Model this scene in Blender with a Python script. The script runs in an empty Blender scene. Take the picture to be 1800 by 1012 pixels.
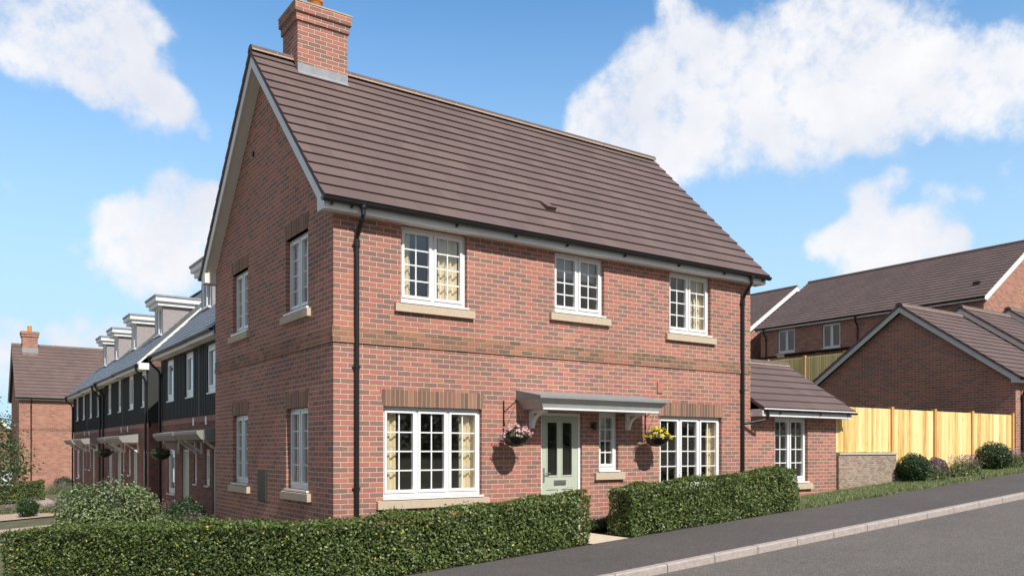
import bpy, bmesh, math, random
import numpy as np
from mathutils import Vector
random.seed(7); rng = np.random.default_rng(7)
R = math.radians
S = bpy.context.scene
COL = S.collection

# ------------------------------------------------------------------ camera
F, HX, HY, EYE = 1450.0, 900.0, 789.5, 1.45
_a = R(55.3); XR, XF = math.sin(_a), math.cos(_a); YR, YF = -XF, XR
CX, CY = -4.5824, -11.0732
cam = bpy.data.cameras.new('camera'); cam.sensor_width = 36; cam.lens = F/1800*36
cam.shift_y = (HY-506)/1800; cam.clip_end = 3000
camo = bpy.data.objects.new('camera', cam); COL.objects.link(camo)
camo.location = (CX, CY, EYE); camo.rotation_euler = (R(90), 0, math.atan2(-XF*0 - YR*-1*0 - (XF), YF))
camo.rotation_euler.z = -math.atan2(XF, YF)      # forward = (XF, YF)
S.camera = camo
def raydir(px, py):
    r = (px-HX)/F
    return Vector((r*XR+XF, r*YR+YF, (HY-py)/F))

# ------------------------------------------------------------------ world and sun
SUN_EL, SUN_AZ = 44.5, 182.2      # azimuth clockwise from +Y
sun = bpy.data.lights.new('sun', 'SUN'); sun.energy = 5.0; sun.angle = R(0.5); sun.color = (1.0, 0.955, 0.89)
suno = bpy.data.objects.new('sun', sun); COL.objects.link(suno)
sd = Vector((math.sin(R(SUN_AZ))*math.cos(R(SUN_EL)), math.cos(R(SUN_AZ))*math.cos(R(SUN_EL)), math.sin(R(SUN_EL))))
suno.rotation_euler = (-sd).to_track_quat('-Z', 'Y').to_euler()
suno.location = (0, -20, 30)
S.view_settings.view_transform = 'Standard'; S.view_settings.look = 'None'
S.view_settings.exposure = 0.12; S.view_settings.gamma = 1.0
S.cycles.max_bounces = 8

class NT:
    """tiny node-tree helper"""
    def __init__(s, tree): s.t = tree; s.n = tree.nodes; s.l = tree.links
    def add(s, typ, **kw):
        n = s.n.new(typ)
        for k, v in kw.items():
            if k == 'ins':
                for i, x in v.items():
                    if isinstance(x, bpy.types.NodeSocket): s.l.new(x, n.inputs[i])
                    else: n.inputs[i].default_value = x
            else: setattr(n, k, v)
        return n
    def math(s, op, a, b=0.0, clamp=False):
        n = s.add('ShaderNodeMath', operation=op, use_clamp=clamp, ins={0: a, 1: b}); return n.outputs[0]
    def ramp(s, fac, stops, interp='LINEAR'):
        n = s.add('ShaderNodeValToRGB', ins={0: fac}); n.color_ramp.interpolation = interp
        e = n.color_ramp.elements
        while len(e) < len(stops): e.new(0.5)
        for i, (p, c) in enumerate(stops):
            e[i].position = p; e[i].color = (c[0], c[1], c[2], 1)
        return n.outputs[0]
    def mix(s, fac, a, b, blend='MIX'):
        n = s.add('ShaderNodeMix', data_type='RGBA', blend_type=blend)
        for sock, v in ((n.inputs[0], fac), (n.inputs[6], a), (n.inputs[7], b)):
            if isinstance(v, bpy.types.NodeSocket): s.l.new(v, sock)
            elif isinstance(v, (int, float)): sock.default_value = v
            else: sock.default_value = (v[0], v[1], v[2], 1)
        return n.outputs[2]
    def noise(s, vec, scale, detail=4, rough=.5, dist=0.0, out=0):
        n = s.add('ShaderNodeTexNoise', ins={'Scale': scale, 'Detail': detail, 'Roughness': rough, 'Distortion': dist})
        if vec is not None: s.l.new(vec, n.inputs['Vector'])
        return n.outputs[out]

W = bpy.data.worlds.new('World'); S.world = W; W.use_nodes = True
w = NT(W.node_tree); w.n.clear()
sky = w.add('ShaderNodeTexSky', sky_type='NISHITA', sun_disc=False, sun_elevation=R(SUN_EL), sun_rotation=R(SUN_AZ),
            air_density=1.0, dust_density=0.15, ozone_density=2.0)
tc = w.add('ShaderNodeTexCoord').outputs['Generated']
nz = w.noise(tc, 5.0, 8, .56, .25, out=1)
wv = w.add('ShaderNodeVectorMath', operation='MULTIPLY_ADD', ins={0: nz, 1: (.085, .085, .085), 2: (-.0425, -.0425, -.0425)}).outputs[0]
wd = w.add('ShaderNodeVectorMath', operation='ADD', ins={0: tc, 1: wv}).outputs[0]
clouds = [  # (px, py, radius, softness weight): where the clouds stand in the sky
 (40,5,120,1),(140,50,95,1),(215,95,85,1),(255,150,62,1),(285,205,52,.9),(320,200,34,.8),(180,130,50,.8),(285,85,34,.8),(80,60,70,1),(230,40,50,.9),
 (275,415,80,1),(205,385,50,.9),(335,430,70,1),(215,450,55,.8),(355,385,45,.9),(240,480,45,.7),(300,470,60,.8),(300,345,34,.6),(136,438,20,.6),(16,310,24,.5),
 (-10,620,80,1),(35,600,40,.7),(130,600,38,.8),(185,590,45,.9),(235,600,50,.8),(355,250,22,.4),
 (1040,205,48,.9),(1150,150,80,1),(1210,110,70,.9),(1250,190,120,1),(1200,250,70,.8),(1370,130,130,1),(1480,150,130,1),(1500,50,95,.9),(1440,20,70,.9),
 (1620,110,110,1),(1720,140,95,1),(1800,150,80,1),(1400,220,85,.9),(1550,190,85,.9),(1100,240,50,.7),(1200,22,32,.6),(1290,265,45,.7),(1090,225,75,1),(1105,170,60,1),(1040,215,45,1),(1180,270,60,.9),(1880,160,80,1),
 (1560,432,55,1),(1500,430,50,.9),(1615,440,55,1),(1670,450,34,.9),(1455,425,32,.8),(1520,375,38,.7),(1572,338,30,.7),(1640,362,32,.5),(1785,303,30,.6),(1625,255,20,.35),(1700,350,24,.3)]
f = None
for px, py, rad, wt in clouds:
    d = raydir(px, py); m = d.length; d = d/m
    dist = w.add('ShaderNodeVectorMath', operation='DISTANCE', ins={0: wd, 1: tuple(d)}).outputs['Value']
    v = w.add('ShaderNodeMapRange', interpolation_type='SMOOTHSTEP',
              ins={0: dist, 1: rad/F/m*1.45, 2: rad/F/m*.30, 3: 0.0, 4: wt}).outputs[0]
    if f is None: f = v
    else:   # soft union 1-(1-a)(1-b)
        inv = w.math('MULTIPLY', w.math('SUBTRACT', 1.0, f), w.math('SUBTRACT', 1.0, v)); f = w.math('SUBTRACT', 1.0, inv)
n2 = w.noise(tc, 8.0, 5, .6)
n4 = w.noise(tc, 26.0, 12, .62)
g = w.math('ADD', w.math('ADD', f, w.math('MULTIPLY', w.math('SUBTRACT', n2, .5), 1.5)), w.math('MULTIPLY', w.math('SUBTRACT', n4, .5), 1.9))
cm = w.add('ShaderNodeMapRange', interpolation_type='SMOOTHSTEP', ins={0: g, 1: .10, 2: 1.12, 3: 0.0, 4: 1.0}).outputs[0]
cm = w.math('MULTIPLY', cm, w.add('ShaderNodeMapRange', ins={0: f, 1: .0, 2: .35, 3: 0.0, 4: 1.0}).outputs[0])
n3 = w.noise(tc, 6.0, 8, .6)
shade = w.ramp(n3, [(.32, (.76, .79, .89)), (.48, (.87, .89, .95)), (.62, (.98, .98, 1.0))])
skyc = w.mix(1.0, sky.outputs[0], (.66, 1.06, 1.25), 'MULTIPLY')
bg1 = w.add('ShaderNodeBackground', ins={0: skyc, 1: .158})
hz = w.add('ShaderNodeBackground', ins={0: (.54, .75, .93, 1), 1: .98})   # thin bright haze low in the sky
zz = w.add('ShaderNodeSeparateXYZ', ins={0: tc}).outputs[2]
hf = w.add('ShaderNodeMapRange', interpolation_type='SMOOTHSTEP', ins={0: zz, 1: .56, 2: 0.05, 3: 0.0, 4: .92}).outputs[0]
bg1 = w.add('ShaderNodeMixShader', ins={0: hf, 1: bg1.outputs[0], 2: hz.outputs[0]})
bg2 = w.add('ShaderNodeBackground', ins={0: shade, 1: .92})
ms = w.add('ShaderNodeMixShader', ins={0: cm, 1: bg1.outputs[0], 2: bg2.outputs[0]})
# grey cloud bank overhead and behind the viewer, unseen, added to neutralise ambient light
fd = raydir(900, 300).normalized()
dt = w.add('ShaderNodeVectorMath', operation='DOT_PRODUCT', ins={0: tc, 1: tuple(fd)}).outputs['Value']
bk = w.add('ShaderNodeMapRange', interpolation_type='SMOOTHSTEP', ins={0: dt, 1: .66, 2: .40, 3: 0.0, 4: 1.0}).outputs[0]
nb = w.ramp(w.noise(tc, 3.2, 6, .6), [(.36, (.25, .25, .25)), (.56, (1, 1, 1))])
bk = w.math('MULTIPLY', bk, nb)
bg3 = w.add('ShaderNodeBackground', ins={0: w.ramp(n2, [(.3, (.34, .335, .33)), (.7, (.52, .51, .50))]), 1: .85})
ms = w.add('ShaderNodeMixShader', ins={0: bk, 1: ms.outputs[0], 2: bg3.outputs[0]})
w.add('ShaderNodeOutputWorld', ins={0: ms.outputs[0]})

# ------------------------------------------------------------------ materials
def newmat(name):
    m = bpy.data.materials.new(name); m.use_nodes = True
    t = NT(m.node_tree); t.n.clear()
    p = t.add('ShaderNodeBsdfPrincipled'); t.add('ShaderNodeOutputMaterial', ins={0: p.outputs[0]})
    return m, t, p
def setc(t, p, c):
    if isinstance(c, bpy.types.NodeSocket): t.l.new(c, p.inputs['Base Color'])
    else: p.inputs['Base Color'].default_value = (*c, 1)
def bump(t, p, h, strength=.5, dist=.01):
    b = t.add('ShaderNodeBump', ins={'Strength': strength, 'Distance': dist, 'Height': h}); t.l.new(b.outputs[0], p.inputs['Normal'])
def plain(name, c, rough=.5, var=.12, scale=6, bmp=0.0, metal=0.0, spec=.5):
    m, t, p = newmat(name)
    co = t.add('ShaderNodeTexCoord').outputs['Object']
    n = t.noise(co, scale, 5)
    d = tuple(x*(1-var) for x in c); l = tuple(min(1, x*(1+var)) for x in c)
    setc(t, p, t.ramp(n, [(.3, d), (.7, l)]))
    p.inputs['Roughness'].default_value = rough; p.inputs['Metallic'].default_value = metal
    p.inputs['Specular IOR Level'].default_value = spec
    if bmp: bump(t, p, t.noise(co, scale*12, 4), bmp, .01)
    return m
def brick(name, cols, mortar, bw=.225, rh=.075, off=.5, mort=.0055, bright=1.0, stain=.25):
    m, t, p = newmat(name)
    uv = t.add('ShaderNodeUVMap').outputs[0]
    wob = t.noise(uv, 11, 3, out=1)
    uv2 = t.add('ShaderNodeVectorMath', operation='MULTIPLY_ADD', ins={0: wob, 1: (.007, .010, 0), 2: uv}).outputs[0]
    b = t.add('ShaderNodeTexBrick', offset=off, ins={'Vector': uv2, 'Color1': (0, 0, 0, 1), 'Color2': (1, 1, 1, 1), 'Mortar': (.5, .5, .5, 1),
              'Scale': 1.0, 'Mortar Size': mort, 'Mortar Smooth': .4, 'Bias': 0.0, 'Brick Width': bw, 'Row Height': rh})
    n = t.noise(uv, 45, 5, .6); nl = t.noise(uv, .9, 4)
    tint = t.math('ADD', t.math('MULTIPLY', b.outputs[0], .9), t.math('MULTIPLY', t.math('SUBTRACT', n, .42), .7))
    tint = t.math('ADD', tint, t.math('MULTIPLY', t.math('SUBTRACT', nl, .5), .35), True)
    c = t.ramp(tint, cols)
    mc = t.mix(t.noise(uv, 60, 3), tuple(x*.8 for x in mortar), mortar)
    c = t.mix(b.outputs['Fac'], c, mc)
    st = t.ramp(t.noise(uv, .55, 6, .6), [(.35, (1-stain*.6,)*3), (.65, (1, 1, 1))])
    c = t.mix(1.0, c, st, 'MULTIPLY')
    setc(t, p, c); p.inputs['Roughness'].default_value = .85; p.inputs['Specular IOR Level'].default_value = .3
    h = t.math('ADD', t.math('MULTIPLY', b.outputs['Fac'], -1.0), t.math('MULTIPLY', n, .35))
    bump(t, p, h, .9, .009)
    return m
BC = [(0.0, (.245, .140, .126)), (.3, (.305, .152, .132)), (.48, (.37, .158, .131)), (.66, (.435, .168, .134)), (.88, (.48, .180, .136)), (1.0, (.465, .208, .142))]
M_BRICK = brick('red_brick', BC, (.66, .54, .39), mort=.008)
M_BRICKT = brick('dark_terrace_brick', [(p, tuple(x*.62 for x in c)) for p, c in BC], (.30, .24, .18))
M_BAND = brick('band_brick', [(0, (.15, .105, .08)), (.35, (.23, .135, .095)), (.6, (.33, .155, .11)), (.85, (.42, .17, .115)), (1, (.36, .20, .10))], (.50, .40, .27), mort=.0075)
M_SOLD = brick('soldier_brick', [(0, (.15, .095, .075)), (.35, (.22, .125, .09)), (.6, (.29, .15, .105)), (1, (.38, .19, .125))], (.55, .44, .31), bw=.075, rh=.30, off=0.0, mort=.006)
M_BRICK2 = brick('orange_brick', [(0, (.28, .145, .11)), (.4, (.39, .185, .135)), (.7, (.45, .205, .15)), (1, (.48, .25, .17))], (.52, .41, .31), stain=.1)
M_STONEW = brick('rubble_stone', [(0, (.22, .16, .125)), (.5, (.36, .26, .20)), (1, (.48, .38, .29))], (.42, .34, .27), bw=.11, rh=.045, mort=.008)
M_PAVER = brick('block_paving', [(0, (.40, .29, .23)), (.5, (.52, .39, .31)), (1, (.60, .46, .37))], (.34, .27, .22), bw=.2, rh=.1, mort=.004)
def tiles(name, c, gauge, tw=.33, rough=.75, var=.12):
    m, t, p = newmat(name)
    uv = t.add('ShaderNodeUVMap').outputs[0]
    b = t.add('ShaderNodeTexBrick', offset=.5, ins={'Vector': uv, 'Color1': (0, 0, 0, 1), 'Color2': (1, 1, 1, 1), 'Mortar': (.5, .5, .5, 1),
              'Scale': 1.0, 'Mortar Size': .0035, 'Mortar Smooth': .1, 'Bias': 0.0, 'Brick Width': tw, 'Row Height': gauge})
    tint = t.math('ADD', t.math('MULTIPLY', b.outputs[0], .6), t.math('MULTIPLY', t.noise(uv, 30, 6, .65), .5))
    c1 = t.ramp(tint, [(.1, tuple(x*(1-var) for x in c)), (.9, tuple(x*(1+var) for x in c))])
    big = t.ramp(t.noise(uv, .8, 5), [(.3, (.9, .9, .91)), (.7, (1.06, 1.04, 1.03))])
    c1 = t.mix(1.0, c1, big, 'MULTIPLY')
    c1 = t.mix(t.math('MULTIPLY', b.outputs['Fac'], .25), c1, tuple(x*.3 for x in c))
    setc(t, p, c1); p.inputs['Roughness'].default_value = rough; p.inputs['Specular IOR Level'].default_value = .35
    bump(t, p, t.math('ADD', t.math('MULTIPLY', b.outputs['Fac'], -1.0), t.math('MULTIPLY', t.noise(uv, 90, 4), .3)), .35, .004)
    return m
M_TILE = tiles('brown_roof_tile', (.140, .098, .090), .295)
M_SLATE = tiles('grey_slate', (.150, .158, .168), .22, .3, .45)
M_RIDGE = plain('ridge_tile', (.125, .092, .085), .8, .15, 12, .2)
M_MORTAR = plain('pale_mortar', (.46, .36, .28), .9)
M_WHITE = plain('white_upvc', (.80, .80, .79), .28, .015, 3)
M_FASC = plain('white_fascia', (.76, .77, .76), .45, .03, 3)
M_SOFF = plain('cream_soffit', (.74, .71, .64), .6, .03, 2)
M_GREYW = plain('grey_white_paint', (.60, .60, .59), .6, .05, 3)
M_CANROOF = plain('grey_canopy', (.25, .255, .26), .6, .08, 6)
M_CANTRIM = plain('canopy_trim', (.42, .42, .41), .5, .06, 6)
M_CANT2 = plain('weathered_canopy', (.27, .25, .225), .6, .1, 5)
M_BLACK = plain('black_plastic', (.012, .012, .013), .35, .2, 5)
M_LEAD = plain('lead_flashing', (.27, .28, .30), .55, .15, 9, .1)
M_SILL = plain('cast_stone', (.52, .42, .31), .85, .08, 25, .15)
M_SAGE = plain('sage_green_door', (.45, .49, .39), .4, .03, 3)
M_SAGE2 = plain('sage_green_recess', (.36, .41, .30), .4, .03, 3)
M_STEEL = plain('satin_steel', (.55, .55, .55), .3, .05, 5, 0, .9)
M_POT = plain('terracotta_pot', (.62, .24, .07), .8, .12, 10, .1)
M_BOX = plain('brown_meter_box', (.055, .04, .03), .5, .1, 4)
M_TERRA = plain('terracotta_vent', (.44, .19, .13), .85, .12, 20)
M_INNER = plain('inner_wall', (.30, .29, .28), .9, .05, 2)
M_CLAD = plain('charcoal_cladding', (.022, .023, .021), .6, .15, 3, .05)
M_PINK = plain('pink_band_brick', (.30, .155, .13), .85, .15, 8)
M_CHEEK = plain('grey_dormer_cladding', (.30, .27, .27), .7, .12, 12, .1)
M_SOIL = plain('bark_soil', (.045, .032, .024), 1, .5, 25, .8)
M_CONC = plain('pale_paving_slab', (.60, .50, .38), .9, .06, 6, .1)
M_WALLW = plain('white_render', (.72, .72, .78), .8, .03, 2)
M_BARK = plain('tree_bark', (.10, .075, .055), .95, .3, 20, .6)

def asphalt(name, c, spk):
    m, t, p = newmat(name)
    co = t.add('ShaderNodeTexCoord').outputs['Object']
    v = t.add('ShaderNodeTexVoronoi', ins={'Vector': co, 'Scale': 95.0}).outputs['Color']
    sp = t.add('ShaderNodeSeparateColor', ins={0: v}).outputs[0]
    c1 = t.ramp(sp, [(0, tuple(x*(1-spk) for x in c)), (.7, c), (1, tuple(x*(1+spk*1.6) for x in c))])
    bg = t.ramp(t.noise(co, .35, 6, .6, .4), [(.3, (.86, .86, .87)), (.55, (1, 1, 1)), (.8, (1.12, 1.1, 1.08))])
    st = t.ramp(t.noise(co, 2.3, 5, .7), [(.35, (.93, .93, .93)), (.7, (1.05, 1.05, 1.04))])
    c1 = t.mix(1.0, c1, bg, 'MULTIPLY'); c1 = t.mix(1.0, c1, st, 'MULTIPLY')
    setc(t, p, c1); p.inputs['Roughness'].default_value = .88; p.inputs['Specular IOR Level'].default_value = .35
    bump(t, p, t.math('ADD', sp, t.noise(co, 160, 3)), .5, .006)
    return m
M_ROAD = asphalt('road_asphalt', (.152, .138, .125), .45)
M_PAVE = asphalt('pavement_asphalt', (.108, .097, .093), .35)
M_KERB = plain('concrete_kerb', (.38, .325, .295), .9, .14, 14, .3)

def wood(name, cols, plank=.1):
    m, t, p = newmat(name)
    uv = t.add('ShaderNodeUVMap').outputs[0]
    sx = t.add('ShaderNodeSeparateXYZ', ins={0: uv})
    idx = t.math('FLOOR', t.math('DIVIDE', sx.outputs[0], plank))
    wn = t.add('ShaderNodeTexWhiteNoise', noise_dimensions='1D', ins={'W': idx})
    sh = t.add('ShaderNodeCombineXYZ', ins={0: sx.outputs[0], 1: t.math('ADD', sx.outputs[1], t.math('MULTIPLY', wn.outputs[0], 37.0))}).outputs[0]
    st = t.add('ShaderNodeVectorMath', operation='MULTIPLY', ins={0: sh, 1: (38, 1.3, 1)}).outputs[0]
    gr = t.noise(st, 1.0, 6, .55, .6)
    fac = t.math('ADD', t.math('MULTIPLY', gr, .7), t.math('MULTIPLY', wn.outputs[0], .38))
    c = t.ramp(fac, cols)
    kst = t.add('ShaderNodeVectorMath', operation='MULTIPLY', ins={0: sh, 1: (10, 2.6, 1)}).outputs[0]
    k = t.add('ShaderNodeTexVoronoi', ins={'Vector': kst, 'Scale': 1.0}).outputs['Distance']
    km = t.add('ShaderNodeMapRange', ins={0: k, 1: .05, 2: .12, 3: .75, 4: 0.0}).outputs[0]
    c = t.mix(km, c, tuple(x*.38 for x in cols[0][1]))
    setc(t, p, c); p.inputs['Roughness'].default_value = .75
    bump(t, p, gr, .25, .004)
    return m
M_PINE = wood('fresh_pine', [(.30, (.46, .25, .06)), (.42, (.70, .46, .16)), (.56, (.82, .61, .26)), (.80, (.88, .73, .40))])
M_POST = wood('pine_post', [(.2, (.50, .25, .07)), (.6, (.66, .36, .12)), (.9, (.72, .46, .18))])
M_PINE2 = wood('weathered_pine', [(.2, (.50, .37, .14)), (.5, (.70, .55, .24)), (.8, (.80, .67, .35))])

def glassmat(name, refl=1.6, tint=(.88, .88, .86)):
    m = bpy.data.materials.new(name); m.use_nodes = True; t = NT(m.node_tree); t.n.clear()
    fr = t.add('ShaderNodeLayerWeight', ins={0: .5})
    tr = t.add('ShaderNodeBsdfTransparent', ins={0: (*tint, 1)})
    co = t.add('ShaderNodeTexCoord').outputs['Object']
    bp = t.add('ShaderNodeBump', ins={'Strength': .10, 'Distance': .02, 'Height': t.noise(co, 1.6, 1)})
    gl = t.add('ShaderNodeBsdfGlossy', ins={0: (1, 1, 1, 1), 'Roughness': .02, 'Normal': bp.outputs[0]})
    fac = t.math('ADD', t.math('MULTIPLY', t.math('POWER', fr.outputs[1], 3.0), .75), refl, True)
    mx = t.add('ShaderNodeMixShader', ins={0: fac, 1: tr.outputs[0], 2: gl.outputs[0]})
    t.add('ShaderNodeOutputMaterial', ins={0: mx.outputs[0]})
    return m
M_GLASS = glassmat('window_glass', .13)

def curtain():
    m, t, p = newmat('cream_curtain')
    uv = t.add('ShaderNodeUVMap').outputs[0]
    s = t.add('ShaderNodeSeparateXYZ', ins={0: uv})
    wv = t.math('MULTIPLY', t.math('SINE', t.math('MULTIPLY', s.outputs[0], 48.0)), .012)
    y = t.math('ADD', s.outputs[1], wv)
    fr = t.math('FRACT', t.math('DIVIDE', y, .33))
    line = t.math('LESS_THAN', t.math('ABSOLUTE', t.math('SUBTRACT', fr, .5)), .028)
    c = t.mix(t.math('MULTIPLY', line, .32), (.86, .74, .50), (.20, .16, .08))
    setc(t, p, c); p.inputs['Roughness'].default_value = .9
    return m
M_CURT = curtain()
M_BLIND = plain('grey_blind', (.55, .56, .58), .8, .05, 2)

def leafmat(name, dark, mid, light, rough=.42, accent=None, acc=.985, trans=.25):
    m = bpy.data.materials.new(name); m.use_nodes = True; t = NT(m.node_tree); t.n.clear()
    r = t.add('ShaderNodeNewGeometry').outputs['Random Per Island']
    stops = [(0, dark), (.55, mid), (.97 if accent else 1.0, light)]
    c = t.ramp(r, stops)
    if accent:
        c = t.mix(t.math('GREATER_THAN', r, acc), c, accent)
    p = t.add('ShaderNodeBsdfPrincipled', ins={'Base Color': c, 'Roughness': rough, 'Specular IOR Level': .5})
    tr = t.add('ShaderNodeBsdfTranslucent', ins={0: c})
    mx = t.add('ShaderNodeMixShader', ins={0: trans, 1: p.outputs[0], 2: tr.outputs[0]})
    t.add('ShaderNodeOutputMaterial', ins={0: mx.outputs[0]})
    return m
M_HEDGE = leafmat('hedge_leaves', (.042, .074, .016), (.105, .155, .038), (.24, .30, .09), .46, (.60, .46, .05), .988)
M_BOXL = leafmat('box_leaves', (.012, .035, .010), (.028, .070, .018), (.07, .14, .04), .4)
M_SHRUB = leafmat('variegated_leaves', (.05, .08, .035), (.14, .20, .08), (.42, .48, .22), .45)
M_SHRUBP = leafmat('purple_leaves', (.05, .035, .035), (.12, .08, .09), (.22, .15, .17), .5)
M_TREEL = leafmat('tree_leaves', (.025, .055, .015), (.06, .11, .03), (.13, .18, .07), .45)
M_LAV = leafmat('lavender_stalks', (.09, .12, .045), (.17, .21, .085), (.28, .30, .14), .6)
M_LAVF = leafmat('lavender_flowers', (.24, .14, .22), (.36, .23, .32), (.50, .36, .42), .7)
M_GRASS = leafmat('grass_blades', (.10, .145, .055), (.20, .26, .10), (.40, .42, .22), .6)
M_PINKF = leafmat('pink_petals', (.62, .22, .26), (.85, .55, .55), (.95, .86, .84), .6)
M_YELF = leafmat('yellow_petals', (.70, .50, .02), (.85, .70, .04), (.90, .82, .15), .6)
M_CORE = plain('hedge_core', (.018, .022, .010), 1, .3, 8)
M_TURF = plain('turf_base', (.13, .15, .065), 1, .35, 9, .5)
M_EARTH = plain('garden_ground', (.10, .095, .05), 1, .35, 2, .3)

# ------------------------------------------------------------------ mesh helpers
def V(*a): return Vector(a)
class MB:
    def __init__(s): s.v = []; s.f = []; s.u = []; s.mi = []; s.m = 0
    def face(s, pts, uv=None):
        pts = [Vector(p) for p in pts]
        if uv is None:
            n = (pts[1]-pts[0]).cross(pts[-1]-pts[0])
            if n.length < 1e-12: n = (pts[2]-pts[1]).cross(pts[0]-pts[1])
            n = n.normalized() if n.length > 1e-12 else V(0, 0, 1)
            if abs(n.z) > .95: t, b = V(1, 0, 0), V(0, 1, 0)
            else:
                t = V(0, 0, 1).cross(n).normalized(); b = n.cross(t)
                if abs(t.x) > abs(t.y): t = t if t.x > 0 else -t
                else: t = t if t.y > 0 else -t
                if b.z < 0: b = -b
            uv = [(p.dot(t), p.dot(b)) for p in pts]
        i = len(s.v); s.v += pts; s.f.append(list(range(i, i+len(pts)))); s.u += uv; s.mi.append(s.m)
    def box(s, x0, x1, y0, y1, z0, z1):
        c = [V(x, y, z) for z in (z0, z1) for y in (y0, y1) for x in (x0, x1)]
        for q in ((0, 2, 3, 1), (4, 5, 7, 6), (0, 1, 5, 4), (2, 6, 7, 3), (0, 4, 6, 2), (1, 3, 7, 5)): s.face([c[k] for k in q])
    def prism(s, prof, a, b):
        """prof: list of 3D points of one cross-section, extruded by vectors a -> b offsets"""
        a = Vector(a); b = Vector(b); p0 = [Vector(p)+a for p in prof]; p1 = [Vector(p)+b for p in prof]
        n = len(prof)
        for i in range(n):
            j = (i+1) % n; s.face([p0[i], p0[j], p1[j], p1[i]])
        s.face(p0[::-1]); s.face(p1)
    def px(s, yz, x0, x1): s.prism([(0, y, z) for y, z in yz], (x0, 0, 0), (x1, 0, 0))
    def py(s, xz, y0, y1): s.prism([(x, 0, z) for x, z in xz], (0, y0, 0), (0, y1, 0))
    def tube(s, pts, r, n=10, taper=None, caps=True):
        pts = [Vector(p) for p in pts]; rings = []
        for i, p in enumerate(pts):
            d = (pts[min(i+1, len(pts)-1)]-pts[max(i-1, 0)]).normalized()
            ref = V(0, 0, 1) if abs(d.z) < .9 else V(1, 0, 0)
            u = d.cross(ref).normalized(); w_ = d.cross(u)
            rr = r if taper is None else r*taper[i]
            rings.append([p+(u*math.cos(2*math.pi*k/n)+w_*math.sin(2*math.pi*k/n))*rr for k in range(n)])
        for i in range(len(rings)-1):
            for k in range(n):
                s.face([rings[i][k], rings[i][(k+1) % n], rings[i+1][(k+1) % n], rings[i+1][k]])
        if caps: s.face(rings[0][::-1]); s.face(rings[-1])
    def lathe(s, c, prof, n=20):
        c = Vector(c)
        for (r0, z0), (r1, z1) in zip(prof, prof[1:]):
            for k in range(n):
                a, b = 2*math.pi*k/n, 2*math.pi*(k+1)/n
                pts = [c+V(r0*math.cos(a), r0*math.sin(a), z0), c+V(r0*math.cos(b), r0*math.sin(b), z0), c+V(r1*math.cos(b), r1*math.sin(b), z1), c+V(r1*math.cos(a), r1*math.sin(a), z1)]
                s.face(pts)
    def build(s, name, mat, parent=None, smooth=False, bevel=0.0):
        me = bpy.data.meshes.new(name)
        me.from_pydata([tuple(p) for p in s.v], [], s.f)
        uvl = me.uv_layers.new(name='UVMap')
        uvl.data.foreach_set('uv', np.array(s.u, dtype=np.float32).ravel())
        mats = mat if isinstance(mat, (list, tuple)) else [mat]
        for m in mats: me.materials.append(m)
        if len(mats) > 1: me.polygons.foreach_set('material_index', s.mi)
        bm = bmesh.new(); bm.from_mesh(me); bmesh.ops.remove_doubles(bm, verts=bm.verts, dist=1e-5)
        bmesh.ops.recalc_face_normals(bm, faces=bm.faces); bm.to_mesh(me); bm.free()
        if smooth: me.polygons.foreach_set('use_smooth', [True]*len(me.polygons))
        o = bpy.data.objects.new(name, me); COL.objects.link(o)
        if bevel:
            b = o.modifiers.new('bevel', 'BEVEL'); b.width = bevel; b.segments = 2; b.limit_method = 'ANGLE'
        if parent: o.parent = parent
        return o
def tag(o, label=None, cat=None, group=None, kind=None):
    if label: o['label'] = label
    if cat: o['category'] = cat
    if group: o['group'] = group
    if kind: o['kind'] = kind
    return o
def thing(name, label, cat, group=None, loc=None):
    o = bpy.data.objects.new(name, None); COL.objects.link(o); o.empty_display_size = .3
    return tag(o, label, cat, group)
def plabel(o, l): o['label'] = l; return o

def wallpanel(mb, o, u, n, L, z0, z1, holes, th=.3):
    """rectangular wall with openings; o origin at (z=0), u unit along, n outward normal"""
    o, u, n = Vector(o), Vector(u), Vector(n)
    us = sorted({0, L, *[h[0] for h in holes], *[h[1] for h in holes]})
    zs = sorted({z0, z1, *[h[2] for h in holes], *[h[3] for h in holes]})
    zs = [z for z in zs if z0 <= z <= z1]
    P = lambda a, z, d=0: o+u*a-n*d+V(0, 0, z)
    for a, b in zip(us, us[1:]):
        for c, d in zip(zs, zs[1:]):
            ma, mz = (a+b)/2, (c+d)/2
            if any(h[0] < ma < h[1] and h[2] < mz < h[3] for h in holes): continue
            mb.face([P(a, c), P(b, c), P(b, d), P(a, d)])
            mb.face([P(a, c, th), P(a, d, th), P(b, d, th), P(b, c, th)])
    for h in holes:
        a, b, c, d = h
        mb.face([P(a, c), P(a, d), P(a, d, th), P(a, c, th)]); mb.face([P(b, c), P(b, c, th), P(b, d, th), P(b, d)])
        mb.face([P(a, c), P(a, c, th), P(b, c, th), P(b, c)]); mb.face([P(a, d), P(b, d), P(b, d, th), P(a, d, th)])

def obox(mb, o, u, n, a0, a1, d0, d1, z0, z1):
    """box in wall coordinates: along a, outwards d (negative = inwards)"""
    o, u, n = Vector(o), Vector(u), Vector(n)
    c = [o+u*a+n*d+V(0, 0, z) for z in (z0, z1) for d in (d0, d1) for a in (a0, a1)]
    for q in ((0, 2, 3, 1), (4, 5, 7, 6), (0, 1, 5, 4), (2, 6, 7, 3), (0, 4, 6, 2), (1, 3, 7, 5)): mb.face([c[k] for k in q])

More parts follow.
